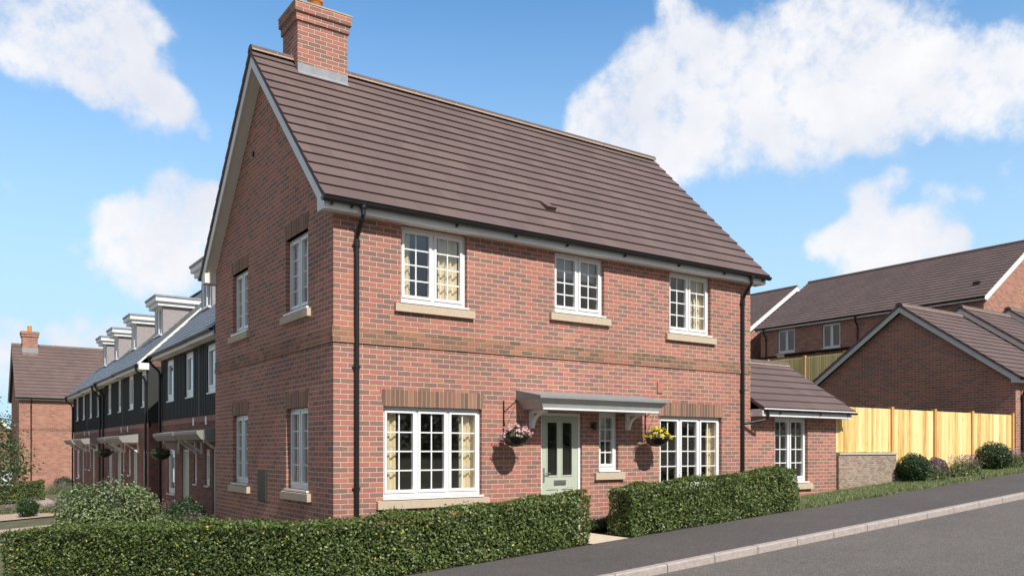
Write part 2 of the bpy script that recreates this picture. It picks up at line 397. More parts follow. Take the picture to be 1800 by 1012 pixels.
def window(house, o, u, n, a0, a1, z0, z1, sashes, cols=2, rows=4, rec=.075, sill=True, curt=(), lab=None, simple=False, blind=False, fw=.05, board=.03):
    mb = MB(); d0 = -rec-.06; d1 = -rec
    obox(mb, o, u, n, a0, a1, d0, d1, z0, z0+fw+.01); obox(mb, o, u, n, a0, a1, d0, d1, z1-fw, z1)
    W_ = (a1-a0)
    zz0, zz1 = z0+fw+.01, z1-fw
    edges = [a0+fw*.9+(W_-fw*1.8)*i/sashes for i in range(sashes+1)]
    obox(mb, o, u, n, a0, a0+fw*.9, d0, d1, zz0, zz1); obox(mb, o, u, n, a1-fw*.9, a1, d0, d1, zz0, zz1)
    for e in edges[1:-1]: obox(mb, o, u, n, e-.022, e+.022, d0, d1, zz0, zz1)
    sash = []
    for i in range(sashes):
        s0 = edges[i]+(.022 if i else 0); s1 = edges[i+1]-(.022 if i < sashes-1 else 0)
        g = .042; e1 = d1+.014
        obox(mb, o, u, n, s0+.003, s0+g, d0+.01, e1, zz0+.003, zz1-.003); obox(mb, o, u, n, s1-g, s1-.003, d0+.01, e1, zz0+.003, zz1-.003)
        obox(mb, o, u, n, s0+g, s1-g, d0+.01, e1, zz0+.003, zz0+g+.008); obox(mb, o, u, n, s0+g, s1-g, d0+.01, e1, zz1-g, zz1-.003)
        sash.append((s0+g, s1-g, zz0+g+.008, zz1-g))
    fr = mb.build('window', M_WHITE, house)
    if lab: plabel(fr, lab)
    gb = MB(); gl = MB(); dg = d1-.03
    for (s0, s1, q0, q1) in sash:
        P = [Vector(o)+Vector(u)*a+Vector(n)*dg+V(0, 0, z) for a, z in ((s0-.01, q0-.01), (s1+.01, q0-.01), (s1+.01, q1+.01), (s0-.01, q1+.01))]
        gl.face(P)
        for k in range(1, cols):
            c = s0+(s1-s0)*k/cols; obox(gb, o, u, n, c-.010, c+.010, dg-.008, dg+.010, q0, q1)
        for k in range(1, rows):
            c = q0+(q1-q0)*k/rows
            for m_ in range(cols):
                b0 = s0+(s1-s0)*m_/cols+(.010 if m_ else 0); b1 = s0+(s1-s0)*(m_+1)/cols-(.010 if m_ < cols-1 else 0)
                obox(gb, o, u, n, b0, b1, dg-.007, dg+.009, c-.010, c+.010)
    gl.build('glass', M_GLASS, fr)
    if cols > 1 or rows > 1: gb.build('glazing_bars', M_WHITE, fr)
    if board:
        wb = MB(); obox(wb, o, u, n, a0-.02, a1+.02, d0-.01, .035, z0-board, z0-.002); wb.build('window_board', M_WHITE, fr)
    if sill:
        sb = MB()
        O, U, N_ = Vector(o), Vector(u), Vector(n)
        prof = [O+N_*d+V(0, 0, z) for d, z in ((-.1, z0-board-.135), (.062, z0-board-.135), (.062, z0-board-.018), (-.1, z0-board-.003))]
        sb.prism(prof, U*(a0-.115), U*(a1+.115)); sb.build('stone_sill', M_SILL, fr)
    for (c0, c1, dep) in curt:
        cb = MB(); N = 40; zc0, zc1 = z0-.05, z1+.02
        for k in range(N):
            aa = [c0+(c1-c0)*q/N for q in (k, k+1)]
            dd = [-dep-.024*math.sin((c0+(c1-c0)*q/N)*58) for q in (k, k+1)]
            pts = [Vector(o)+Vector(u)*aa[i]+Vector(n)*dd[i]+V(0, 0, z) for i, z in ((0, zc0), (1, zc0), (1, zc1), (0, zc1))]
            cb.face(pts, [(aa[0]*1.4, zc0), (aa[1]*1.4, zc0), (aa[1]*1.4, zc1), (aa[0]*1.4, zc1)])
        cb.build('curtain', M_CURT, fr, smooth=True)
    if blind:
        bb = MB(); obox(bb, o, u, n, a0-.02, a1+.02, -rec-.17, -rec-.165, z0-.02 if blind == 1 else z0+(z1-z0)*blind, z1+.02); bb.build('blind', M_BLIND, fr)
    return fr

def slope(mb, O, A, Sdir, L, SL, gauge, lip=.030, th=.05, v0=0.0):
    """tiled roof plane: O lower corner, A unit along the eave, Sdir unit up the slope, L length, SL slope length"""
    O, A, Sd = Vector(O), Vector(A), Vector(Sdir); N = A.cross(Sd)
    if N.z < 0: N = -N
    n = max(1, round(SL/gauge)); gg = SL/n
    for i in range(n):
        s0, s1 = i*gg, (i+1)*gg
        P = lambda a, s_, h: O+A*a+Sd*s_+N*h
        s1e = s1
        mb.face([P(0, s0, lip), P(L, s0, lip), P(L, s1e, .004), P(0, s1e, .004)], [(0, i*gauge), (L, i*gauge), (L, (i+1)*gauge), (0, (i+1)*gauge)])
        mb.face([P(0, s0, -.004 if i == 0 else .004), P(L, s0, -.004 if i == 0 else .004), P(L, s0, lip), P(0, s0, lip)], [(0, i*gauge), (L, i*gauge), (L, i*gauge+.01), (0, i*gauge+.01)])
        mb.face([P(0, s0, lip), P(0, s1, .004), P(0, s1, -.01), P(0, s0, -.01)]); mb.face([P(L, s0, lip), P(L, s1, .004), P(L, s1, -.01), P(L, s0, -.01)])
    c = [O+A*a+Sd*s_+N*h for h in (-th, -.004) for s_ in (0, SL) for a in (0, L)]
    for q in ((0, 2, 3, 1), (0, 1, 5, 4), (2, 6, 7, 3), (0, 4, 6, 2), (1, 3, 7, 5)): mb.face([c[k] for k in q])
def ridge_x(house, x0, x1, y, z, name='ridge', r=.12, seg=.45):
    mb = MB(); m2 = MB(); k = x0
    while k < x1-.01:
        e = min(k+seg, x1); prof = [(y+r*math.cos(a), z-.055+r*.85*math.sin(a)) for a in [math.pi*t/8 for t in range(9)]]
        mb.px(prof, k+.004, e-.006)
        m2.px([(y+(r-.006)*math.cos(a), z-.055+(r-.008)*.85*math.sin(a)+.001) for a in [math.pi*t/8 for t in range(9)]], e-.008, e+.006)
        k = e
    for s_ in (-1, 1): m2.box(x0+.01, x1-.01, min(y+s_*(r-.02), y+s_*(r+.010)), max(y+s_*(r-.02), y+s_*(r+.010)), z-.076, z-.052)
    o = mb.build(name, M_RIDGE, house); m2.build('mortar_bedding', M_MORTAR, o); return o
def ridge_y(house, y0, y1, x, z, r=.12):
    mb = MB(); prof = [(x+r*math.cos(a), z-.055+r*.85*math.sin(a)) for a in [math.pi*t/8 for t in range(9)]]
    mb.py(prof, y0, y1); return mb.build('ridge', M_RIDGE, house)
def gutter(house, p0, p1, out, r=.055, caps=True):
    """half-round gutter from p0 to p1 (points at the top back edge), out = unit horizontal outwards"""
    mb = MB(); p0, p1, out = Vector(p0), Vector(p1), Vector(out)
    pr = [out*(r+r*math.cos(a))+V(0, 0, -r*1.1*math.sin(a)) for a in [math.pi*t/8 for t in range(9)]]
    pr2 = [out*(r+(r-.006)*math.cos(a))+V(0, 0, -.004-(r*1.1-.006)*math.sin(a)) for a in [math.pi*t/8 for t in range(9)]][::-1]
    mb.prism(pr+pr2, p0, p1)
    d = (p1-p0).normalized()
    for e in (p0-d*.012, p1+d*.001):
        mb.prism(pr, e, e+d*.011)
    return mb.build('gutter', M_BLACK, house)
def downpipe(house, top, out, along, z0, off=.2, r=.034, jog=.55, shift=0):
    """swan-necked pipe: top = outlet point under the gutter; goes back by off to the wall, down to z0"""
    top, out = Vector(top), Vector(out)
    mb = MB(); a = top+V(0, 0, .0); b = top-V(0, 0, .13); c = top-out*off-V(0, 0, jog*.75)+Vector(along)*shift; d = V(c.x, c.y, z0)
    b2 = b-V(0, 0, .05)-out*.04; c2 = c+V(0, 0, .05)+out*.03
    mb.tube([a, b, b2, c2, c-V(0, 0, .04), d], r, 12)
    mb.tube([a+V(0, 0, .03), a-V(0, 0, .04)], r*1.5, 12); mb.tube([c-V(0, 0, .02), c-V(0, 0, .13)], r*1.25, 12)
    p = mb.build('downpipe', M_BLACK, house, smooth=False)
    z = c.z-.1
    while z > z0+.3:
        cl = MB(); m = V(c.x, c.y, z); cl.tube([m+V(0, 0, .02), m-V(0, 0, .02)], r*1.22, 12)
        A_ = Vector(along); q = m-out*.02
        cl.tube([q-A_*(r+.028), q+A_*(r+.028)], .011, 8)
        cl.build('pipe_clip', M_BLACK, p); z -= 1.75
    return p

def leaves(name, P, N, size, mat, parent=None, jitter=.9, aspect=.55):
    """one small folded quad per point"""
    n = len(P); P = np.asarray(P, float); N = np.asarray(N, float)
    N = N+rng.normal(0, jitter, (n, 3)); N /= np.linalg.norm(N, axis=1)[:, None]+1e-9
    r = rng.normal(0, 1, (n, 3)); T = np.cross(N, r); T /= np.linalg.norm(T, axis=1)[:, None]+1e-9
    B = np.cross(N, T); s = (size*rng.uniform(.6, 1.25, n))[:, None]
    a = P-T*s*.5; b = P+B*s*aspect*.5+N*s*.08; c = P+T*s*.5; d = P-B*s*aspect*.5+N*s*.08
    v = np.stack([a, b, c, d], 1).reshape(-1, 3).astype(np.float32)
    me = bpy.data.meshes.new(name); me.vertices.add(4*n); me.vertices.foreach_set('co', v.ravel())
    me.loops.add(4*n); me.loops.foreach_set('vertex_index', np.arange(4*n, dtype=np.int32))
    me.polygons.add(n); me.polygons.foreach_set('loop_start', np.arange(0, 4*n, 4, dtype=np.int32)); me.polygons.foreach_set('loop_total', np.full(n, 4, dtype=np.int32))
    me.update(); me.validate(); me.materials.append(mat)
    o = bpy.data.objects.new(name, me); COL.objects.link(o)
    if parent: o.parent = parent
    return o
def blades(name, P, h, mat, parent=None, wid=.006, lean=.35, tips=None):
    n = len(P); P = np.asarray(P, float); a = rng.uniform(0, 2*np.pi, n)
    hh = h*rng.uniform(.6, 1.2, n); L = lean*hh
    b = rng.uniform(0, 2*np.pi, n)
    T = np.stack([np.cos(a), np.sin(a), 0*a], 1)*wid
    tip = P+np.stack([np.cos(b)*L*rng.uniform(.2, 1, n), np.sin(b)*L*rng.uniform(.2, 1, n), hh], 1)
    v = np.stack([P-T, P+T, tip], 1).reshape(-1, 3).astype(np.float32)
    me = bpy.data.meshes.new(name); me.vertices.add(3*n); me.vertices.foreach_set('co', v.ravel())
    me.loops.add(3*n); me.loops.foreach_set('vertex_index', np.arange(3*n, dtype=np.int32))
    me.polygons.add(n); me.polygons.foreach_set('loop_start', np.arange(0, 3*n, 3, dtype=np.int32)); me.polygons.foreach_set('loop_total', np.full(n, 3, dtype=np.int32))
    me.update(); me.materials.append(mat)
    o = bpy.data.objects.new(name, me); COL.objects.link(o)
    if parent: o.parent = parent
    return o, tip

# ------------------------------------------------------------------ terrain
def cl(v, a, b): return max(a, min(b, v))
def sm(t): t = cl(t, 0, 1); return t*t*(3-2*t)
def H(x, y):
    z = .063*cl(x, -14, 60)-.26
    k = 1-sm((x-3)/6)
    z -= k*(.05*cl(y-2, 0, 8)+.010*cl(y-10, 0, 45))
    z += 1.75*sm((x-21.5)/2.2)*sm((y-7.1)/1.5)
    return z
def ghit(px, py):
    v = raydir(px, py); t = 2.0
    while t < 400:
        if EYE+t*v.z < H(CX+t*v.x, CY+t*v.y): break
        t += .05
    return CX+t*v.x, CY+t*v.y
def arange(a, b, s):
    n = max(1, int(math.ceil((b-a)/s))); return [a+(b-a)*i/n for i in range(n+1)]
def gridmesh(name, xs, ys, off, mat, extra=None):
    mb = MB()
    for x0, x1 in zip(xs, xs[1:]):
        for y0, y1 in zip(ys, ys[1:]):
            mb.face([(x0, y0, H(x0, y0)+off), (x1, y0, H(x1, y0)+off), (x1, y1, H(x1, y1)+off), (x0, y1, H(x0, y1)+off)])
    return tag(mb.build(name, mat), kind='structure')
xs = [-400, -150, -60, -30, -14]+arange(-13, 9, .5)+arange(10, 35, 1)+[45, 60, 120, 400]
ys = [-400, -150, -60, -30, -15, -8, -4]+arange(-3.2, 12, .4)+arange(13, 50, 1.5)+[60, 90, 150, 400]
gridmesh('ground', xs, ys, -.03, M_EARTH)
KY = -3.22
def strip(name, x0, x1, y0, y1, off, mat, st=1.0):
    return gridmesh(name, arange(x0, x1, st), arange(y0, y1, st), off, mat)
rd = MB()
for x0, x1 in zip(arange(-14, 60, 2), arange(-14, 60, 2)[1:]):
    rd.face([(x0, -14.5, H(x0, -4)-.105), (x1, -14.5, H(x1, -4)-.105), (x1, KY-.12, H(x1, -4)-.105), (x0, KY-.12, H(x0, -4)-.105)])
# earth under the road is lower than the road sheet: cut by rebuilding the ground sheet below it
g = bpy.data.objects['ground'].data
for vv in g.vertices:
    if -14 <= vv.co.y <= -3.3 or vv.co.y < -14: vv.co.z -= .25
    elif vv.co.y < -1.0: vv.co.z -= .06
tag(rd.build('road', M_ROAD), kind='structure')
pv = MB()
# pavement: between kerb and the hedge line, sweeping round the corner of the plot on the left
PL = [(60, -1.24), (3.9, -1.22), (.6, -1.22), (-.35, -1.05), (-1.0, -.45), (-4.15, 4.45), (-5.3, 6.2)]
for x0, x1 in zip(arange(-14, 60, 1), arange(-14, 60, 1)[1:]):
    for y0, y1 in zip(arange(KY, -1.24, .5), arange(KY, -1.24, .5)[1:]):
        pv.face([(x0, y0, H(x0, y0)), (x1, y0, H(x1, y0)), (x1, y1, H(x1, y1)), (x0, y1, H(x0, y1))])
def linex(y):   # x of the plot edge at height y on the left side
    pts = [(.6, -1.24), (-.35, -1.05), (-1.0, -.45), (-4.15, 4.45), (-5.3, 6.2)]
    for (xa, ya), (xb, yb) in zip(pts, pts[1:]):
        if ya <= y <= yb: return xa+(xb-xa)*(y-ya)/(yb-ya)
    return pts[-1][0]
ysl = [-1.24, -1.05, -.45]+arange(0, 6.2, .5)
for y0, y1 in zip(ysl, ysl[1:]):
    a0, a1 = linex(y0), linex(y1)
    for k in range(10):
        f0, f1 = k/10, (k+1)/10
        q = [(-14+(a0+14)*f0, y0), (-14+(a0+14)*f1, y0), (-14+(a1+14)*f1, y1), (-14+(a1+14)*f0, y1)]
        pv.face([(x, y, H(x, y)+.002) for x, y in q])
tag(pv.build('pavement', M_PAVE), kind='structure')
# kerb stones laid end to end
kb = MB(); x = -14.0
while x < 45:
    e = x+.905
    for s0, s1 in ((x+.005, e-.005),):
        z0, z1 = H(s0, 0), H(s1, 0); yb, yf = KY, KY-.125
        pr = lambda X, z: [V(X, yb, z-.2), V(X, yb, z+.004), V(X, yf+.02, z+.004), V(X, yf, z-.014), V(X, yf, z-.2)]
        A_, B_ = pr(s0, z0), pr(s1, z1)
        for i in range(5): j = (i+1) % 5; kb.face([A_[i], A_[j], B_[j], B_[i]])
        kb.face(A_[::-1]); kb.face(B_)
    x = e+.003
tag(kb.build('kerb', M_KERB), kind='structure')
# slab path to the front door, planting soil, turf
strip('path', 3.76, 4.52, -1.235, -.02, .004, M_CONC, .4)
strip('soil_bed', -.9, 3.74, -1.2, -.02, -.008, M_SOIL, .5)
strip('soil_bed', 4.54, 9.0, -1.2, -.02, -.008, M_SOIL, .5)
strip('lawn', 9.0, 34.0, -1.235, -.02, .004, M_TURF, .8)
# block paving and beds on the left of the plot
for (xa, xb, ya, yb) in ((-14, -.2, 12.6, 17.6), (-14, -.6, 21.5, 26.5), (-1.6, -.35, 26.5, 42)):
    strip('path', xa, xb, ya, yb, .012, M_PAVER, .5)
strip('path', -14, -5.0, 6.2, 12.6, .012, M_PAVER, .5)

# ------------------------------------------------------------------ the main house
UX, UY = (1, 0, 0), (0, 1, 0); NF, NG = (0, -1, 0), (-1, 0, 0)
O0 = (0, 0, 0)
house = thing('detached_house', 'red brick detached house with brown tiled roof, chimney, sage green front door and side extension', 'house')
HW, HD, ZB = 9.0, 6.12, -1.0
SOF = 4.81
fwin = [(1.07, 2.225, 3.67, SOF), (3.964, 5.069, 3.80, SOF), (6.69, 7.817, 3.67, SOF), (.78, 2.50, .735, 2.09), (6.433, 8.138, .735, 2.08), (4.95, 5.405, 1.085, 2.105)]
door = (3.676, 4.561, -.0, 2.07)
gwin = [(.982, 1.975, 3.625, 4.81), (3.955, 4.915, 3.63, 4.76), (.982, 1.948, .825, 2.10), (3.957, 4.915, .825, 2.085)]
mb = MB()
wallpanel(mb, O0, UX, NF, HW, ZB, 4.97, fwin+[door])
wallpanel(mb, O0, UY, NG, HD, ZB, 4.97, gwin)
wallpanel(mb, (0, HD, 0), UX, (0, 1, 0), HW, ZB, 4.97, [])
wallpanel(mb, (HW, 0, 0), UY, (1, 0, 0), HD, ZB, 4.97, [])
for x, s_ in ((0, 1), (HW, -1)):
    mb.prism([(x, 0.0, 4.97), (x, HD, 4.97), (x, HD/2, 8.05)], (0, 0, 0), (s_*.25, 0, 0))
mb.build('wall', M_BRICK, house)
# corbelled string course
mb = MB()
mb.px([(0.01, 2.985), (-.020, 2.985), (-.020, 3.06), (-.007, 3.062), (-.007, 3.21), (.01, 3.212)], -.020, HW)
mb.py([(0.01, 2.985), (-.020, 2.985), (-.020, 3.06), (-.007, 3.062), (-.007, 3.21), (.01, 3.212)], -.0199, HD)
mb.build('string_course', M_BAND, house)
# flared soldier arches
def arch(o, u, n, a0, a1, z0, h=.245, fl=.055):
    mb = MB(); O, U, N = Vector(o), Vector(u), Vector(n); d = .004
    q = [(a0-.004, z0), (a1+.004, z0), (a1+fl, z0+h), (a0-fl, z0+h)]
    P = [O+U*a+N*d+V(0, 0, z) for a, z in q]; Q = [O+U*a-N*.08+V(0, 0, z) for a, z in q]
    mb.face(P, [(a, z-z0+.025) for a, z in q])
    for i in range(4): j = (i+1) % 4; mb.face([P[i], P[j], Q[j], Q[i]], [(q[i][0], .05), (q[j][0], .1), (q[j][0], .1), (q[i][0], .05)])
    mb.build('brick_arch', M_SOLD, house)
arch(O0, UX, NF, .78, 2.50, 2.09); arch(O0, UX, NF, 6.433, 8.138, 2.08)
arch(O0, UY, NG, .982, 1.975, 4.81, .235); arch(O0, UY, NG, 3.955, 4.915, 4.76, .235)
arch(O0, UY, NG, .982, 1.948, 2.10); arch(O0, UY, NG, 3.957, 4.915, 2.085)
# windows
C3 = .38
window(house, O0, UX, NF, *fwin[0][:3], SOF-.005, 2, curt=((1.08, 1.33, .2), (1.80, 2.18, .2)), lab='two-casement window with cream curtains near the corner, upper floor')
window(house, O0, UX, NF, *fwin[1][:3], SOF-.005, 2, blind=.62, lab='middle two-casement window of the upper floor')
window(house, O0, UX, NF, *fwin[2][:3], SOF-.005, 2, curt=((7.50, 7.80, .2),), lab='right-hand two-casement window of the upper floor')
window(house, O0, UX, NF, *fwin[3], 3, curt=((.88, 1.09, .2), (2.2, 2.55, .2)), lab='wide three-casement window left of the door')
window(house, O0, UX, NF, *fwin[4], 3, curt=((7.88, 8.14, .2),), lab='wide three-casement window right of the door')
window(house, O0, UX, NF, *fwin[5], 1, lab='narrow window beside the front door', blind=.5)
window(house, O0, UY, NG, *gwin[0], 2, lab='upper gable window nearer the corner', blind=.35)
window(house, O0, UY, NG, *gwin[1], 2, lab='upper gable window nearer the back', blind=.4)
window(house, O0, UY, NG, *gwin[2], 2, curt=((1.7, 2.3, .36),), lab='lower gable window nearer the corner')
window(house, O0, UY, NG, *gwin[3], 2, lab='lower gable window nearer the back')
# floors and partitions inside, so that the rooms are closed
mb = MB()
mb.box(.3, HW-.3, .3, HD-.3, 2.45, 2.75); mb.box(.3, HW-.3, .3, HD-.3, -.3, -.02); mb.box(.3, HW-.3, .3, HD-.3, 4.83, 4.95)
mb.box(3.2, 3.32, .301, HD-.3, -.02, 2.45); mb.box(5.8, 5.92, .301, HD-.3, -.02, 2.45); mb.box(3.2, 3.32, .301, HD-.3, 2.75, 4.83); mb.box(6.0, 6.12, .301, HD-.3, 2.75, 4.83)
mb.box(.301, HW-.3, 3.3, 3.42, -.021, 2.451); mb.box(.301, HW-.3, 3.3, 3.42, 2.749, 4.831)
mb.build('inner_floor', M_INNER, house)
# roof
OH = .25; RY = HD/2; pitch = math.atan2(8.28-4.945, RY+.285)
sl = math.hypot(8.28-4.945, RY+.285); cs, sn = math.cos(pitch), math.sin(pitch)
mb = MB()
slope(mb, (-OH, -.285, 4.945), UX, (0, cs, sn), HW+2*OH, sl, .295)
slope(mb, (-OH, HD+.285, 4.945), UX, (0, -cs, sn), HW+2*OH, sl, .295)
roof = mb.build('roof', M_TILE, house)
ridge_x(roof, -OH+.002, HW+OH-.002, RY, 8.31)
# vent tile
vt = MB()
vp = V(4.13, .45, 4.945+(.45+.285)*math.tan(pitch))
A_ = V(1, 0, 0); Sd = V(0, cs, sn); N_ = V(0, -sn, cs)
q = lambda a, s_, h: vp+A_*a+Sd*s_+N_*h
vt.face([q(-.10, -.14, .10), q(.10, -.14, .10), q(.08, .16, .03), q(-.08, .16, .03)])
vt.face([q(-.10, -.14, .0), q(.10, -.14, .0), q(.10, -.14, .10), q(-.10, -.14, .10)])
vt.face([q(-.10, -.14, 0), q(-.10, -.14, .10), q(-.08, .16, .03), q(-.08, .16, 0)]); vt.face([q(.10, -.14, 0), q(.08, .16, 0), q(.08, .16, .03), q(.10, -.14, .10)])
vt.build('roof_vent', M_TILE, roof)
# eaves: soffit, fascia, gutter
for nm, ys_, y1, out in (('front', -.21, 0, (0, -1, 0)), ('back', HD+.21, HD, (0, 1, 0))):
    mb = MB(); a, b = min(ys_, y1), max(ys_, y1)
    mb.box(-.20, HW+.20, a+(.018 if nm == 'front' else 0), b-(.018 if nm == 'back' else 0), SOF, SOF+.012); mb.build('soffit', M_SOFF, house)
    mb = MB()
    if nm == 'front': mb.box(-.20, HW+.20, -.21, -.192, SOF-.012, 4.96)
    else: mb.box(-.20, HW+.20, HD+.192, HD+.21, SOF-.012, 4.96)
    mb.build('fascia', M_FASC, house)
gut = gutter(house, (-.26, -.211, 4.935), (HW+.27, -.211, 4.935), (0, -1, 0))
for gx in (-.12, .18, 1.9, 3.0, 4.05, 5.35, 6.7, 7.95, 9.1):
    mb = MB(); mb.box(gx-.014, gx+.014, -.262, -.213, 4.845, 4.872); mb.tube([(gx, -.25, 4.858), (gx, -.26, 4.885)], .014, 6); mb.build('gutter_bracket', M_BLACK, gut)
gutter(house, (-.26, HD+.211, 4.935), (HW+.27, HD+.211, 4.935), (0, 1, 0))
downpipe(house, (.34, -.265, 4.90), (0, -1, 0), (1, 0, 0), -.4, off=.22)
downpipe(house, (8.72, -.265, 4.90), (0, -1, 0), (1, 0, 0), -.1, off=.22)
# verges: barge boards, sloping soffit, box ends
tn = math.tan(pitch)
zr = lambda y: 4.945+(min(y, HD-y)+.285)*tn-.052/cs     # underside of the roof slab
for x0, x1, xs0, xs1 in ((-.22, -.198, -.198, 0.0), (HW+.198, HW+.22, HW, HW+.198)):
    mb = MB()
    d = .155/cs
    for s_ in (0, 1):
        f_ = (lambda y: y) if s_ == 0 else (lambda y: HD-y)
        y0 = -.21
        pr = [(f_(y0), zr(y0)-.0), (f_(RY), zr(RY)), (f_(RY), zr(RY)-d), (f_(.055), zr(.055)-d), (f_(.055), SOF-.014), (f_(y0), SOF-.014)]
        mb.prism([(0, a, b) for a, b in pr], (x0, 0, 0), (x1, 0, 0))
    mb.build('bargeboard', M_FASC, house)
    mb = MB(); d2 = d-.03
    for s_ in (0, 1):
        f_ = (lambda y: y) if s_ == 0 else (lambda y: HD-y)
        pr = [(f_(.056), zr(.056)-d2+.012), (f_(RY), zr(RY)-d2+.012), (f_(RY), zr(RY)-d2), (f_(.056), zr(.056)-d2)]
        mb.prism([(0, a, b) for a, b in pr], (xs0, 0, 0), (xs1, 0, 0))
        # inner closing board of the eaves box
        a, b = sorted((f_(.04), f_(.055)))
        mb.box(xs0, xs1, a, b, SOF-.012, zr(.056)-d2)
        a, b = sorted((f_(-.192), f_(.04)))
    mb.build('verge_soffit', M_SOFF, house)
# chimney
cx0, cx1, cy0, cy1 = .48, 1.40, 2.74, 3.48
mb = MB(); mb.box(cx0, cx1, cy0, cy1, 7.6, 8.93)
for i, (za, zb, e) in enumerate(((8.86, 8.985, .03), (8.986, 9.0, .035), (9.0, 9.16, .06))):
    mb.box(cx0-e, cx1+e, cy0-e, cy1+e, za, zb)
ch = mb.build('chimney', M_BRICK, house)
mb = MB(); e = .068; mb.box(cx0-e, cx1+e, cy0-e, cy1+e, 9.16, 9.185)
c = [(cx0-e, cy0-e, 9.185), (cx1+e, cy0-e, 9.185), (cx1+e, cy1+e, 9.185), (cx0-e, cy1+e, 9.185)]; t_ = [(cx0+.25, cy0+.22, 9.23), (cx1-.25, cy0+.22, 9.23), (cx1-.25, cy1-.22, 9.23), (cx0+.25, cy1-.22, 9.23)]
for i in range(4): j = (i+1) % 4; mb.face([c[i], c[j], t_[j], t_[i]])
mb.face(t_); mb.build('chimney_cap', M_MORTAR, ch)
mb = MB(); mb.lathe(((cx0+cx1)/2, (cy0+cy1)/2, 9.2), [(.125, 0), (.12, .24), (.14, .25), (.14, .29), (.10, .29), (.10, .1)], 20); mb.build('chimney_pot', M_POT, ch, smooth=True)
zroof = lambda y: 4.945+(y+.285)*tn
mb = MB(); mb.box(cx0-.006, cx1+.006, cy0-.006, cy0, zroof(cy0)-.02, zroof(cy0)+.165)
mb.face([(cx0-.004, cy0-.006, zroof(cy0)+.03), (cx1+.004, cy0-.006, zroof(cy0)+.03), (cx1+.004, cy0-.11, zroof(cy0-.11)+.035), (cx0-.004, cy0-.11, zroof(cy0-.11)+.035)])
mb.prism([(0, cy0-.006, zroof(cy0)), (0, RY, zroof(RY)), (0, RY, zroof(RY)+.12), (0, RY-.12, zroof(RY-.12)+.12), (0, RY-.12, zroof(RY-.24)+.12), (0, cy0+.09, zroof(cy0)+.17), (0, cy0-.006, zroof(cy0)+.165)], (cx0-.006, 0, 0), (cx0-.001, 0, 0))
mb.build('lead_flashing', M_LEAD, ch)
# gable details
mb = MB(); mb.box(-.012, 0, 2.88, 3.335, .55, 1.10); mb.box(-.03, -.012, 2.90, 3.315, .57, 1.08); mb.build('meter_box', M_BOX, house)
def onX0(px, py):
    v = raydir(px, py); t = (0-CX)/v.x; return CY+t*v.y, EYE+t*v.z
y, z = onX0(446, 271); mb = MB(); mb.tube([(-.03, y, z), (.02, y, z)], .045, 12); mb.build('wall_vent', M_BLACK, house)
y, z = onX0(484, 226); mb = MB(); mb.box(-.01, 0, y-.10, y+.10, z-.10, z+.1); mb.box(-.016, -.01, y-.05, y+.02, z-.03, z+.0); mb.build('nest_box', M_TERRA, house)
mb = MB(); mb.box(6.36, 6.50, -.022, 0, 2.50, 2.70); mb.build('nest_brick', M_TERRA, house)
# front door
mb = MB(); a0, a1, _, zt = door
mb.box(a0, a0+.05, .05, .12, 0, zt); mb.box(a1-.05, a1, .05, .12, 0, zt); mb.box(a0+.05, a1-.05, .05, .12, zt-.05, zt); mb.box(a0-.02, a1+.02, -.06, .12, -.09, 0)
dr = MB(); x0, x1 = a0+.052, a1-.052; y0 = .062
zb, z1 = .012, zt-.055; st = .105; mid = (x0+x1)/2
gz0, gz1 = .99, 1.93; ph = .77
dr.box(x0, x0+st, y0, y0+.044, zb, z1); dr.box(x1-st, x1, y0, y0+.044, zb, z1); dr.box(mid-.035, mid+.035, y0, y0+.044, gz0, gz1)
dr.box(x0+st, x1-st, y0, y0+.044, gz1, z1); dr.box(x0+st, x1-st, y0, y0+.044, ph, gz0); dr.box(x0+st, x1-st, y0, y0+.044, zb, .13); dr.box(mid-.035, mid+.035, y0, y0+.044, .13, ph)
dr.box(x0+st, mid-.035, y0+.014, y0+.04, .13, ph); dr.box(mid+.035, x1-st, y0+.014, y0+.04, .13, ph)
for u0, u1 in ((x0+st, mid-.035), (mid+.035, x1-st)):
    w_ = .022
    dr.box(u0, u0+w_, y0-.008, y0+.02, gz0, gz1); dr.box(u1-w_, u1, y0-.008, y0+.02, gz0, gz1); dr.box(u0+w_, u1-w_, y0-.008, y0+.02, gz0, gz0+w_); dr.box(u0+w_, u1-w_, y0-.008, y0+.02, gz1-w_, gz1)
D = dr.build('front_door', M_SAGE, house)
mb.build('door_frame', M_WHITE, D)
gm = MB(); gm.face([(x0+st, y0+.025, gz0), (x1-st, y0+.025, gz0), (x1-st, y0+.025, gz1), (x0+st, y0+.025, gz1)]); gm.build('glass', M_GLASS, D)
mb = MB(); mb.box(x0+.03, x0+.062, y0-.012, y0, .90, 1.14); mb.tube([(x0+.046, y0-.012, 1.05), (x0+.046, y0-.05, 1.05), (x0+.15, y0-.05, 1.05)], .009, 8); mb.build('door_handle', M_STEEL, D)
mb = MB(); mb.box(mid-.13, mid+.13, y0-.012, y0, .845, .93); mb.box(mid-.11, mid+.11, y0-.018, y0-.012, .86, .915); mb.build('letterbox', M_STEEL, D)
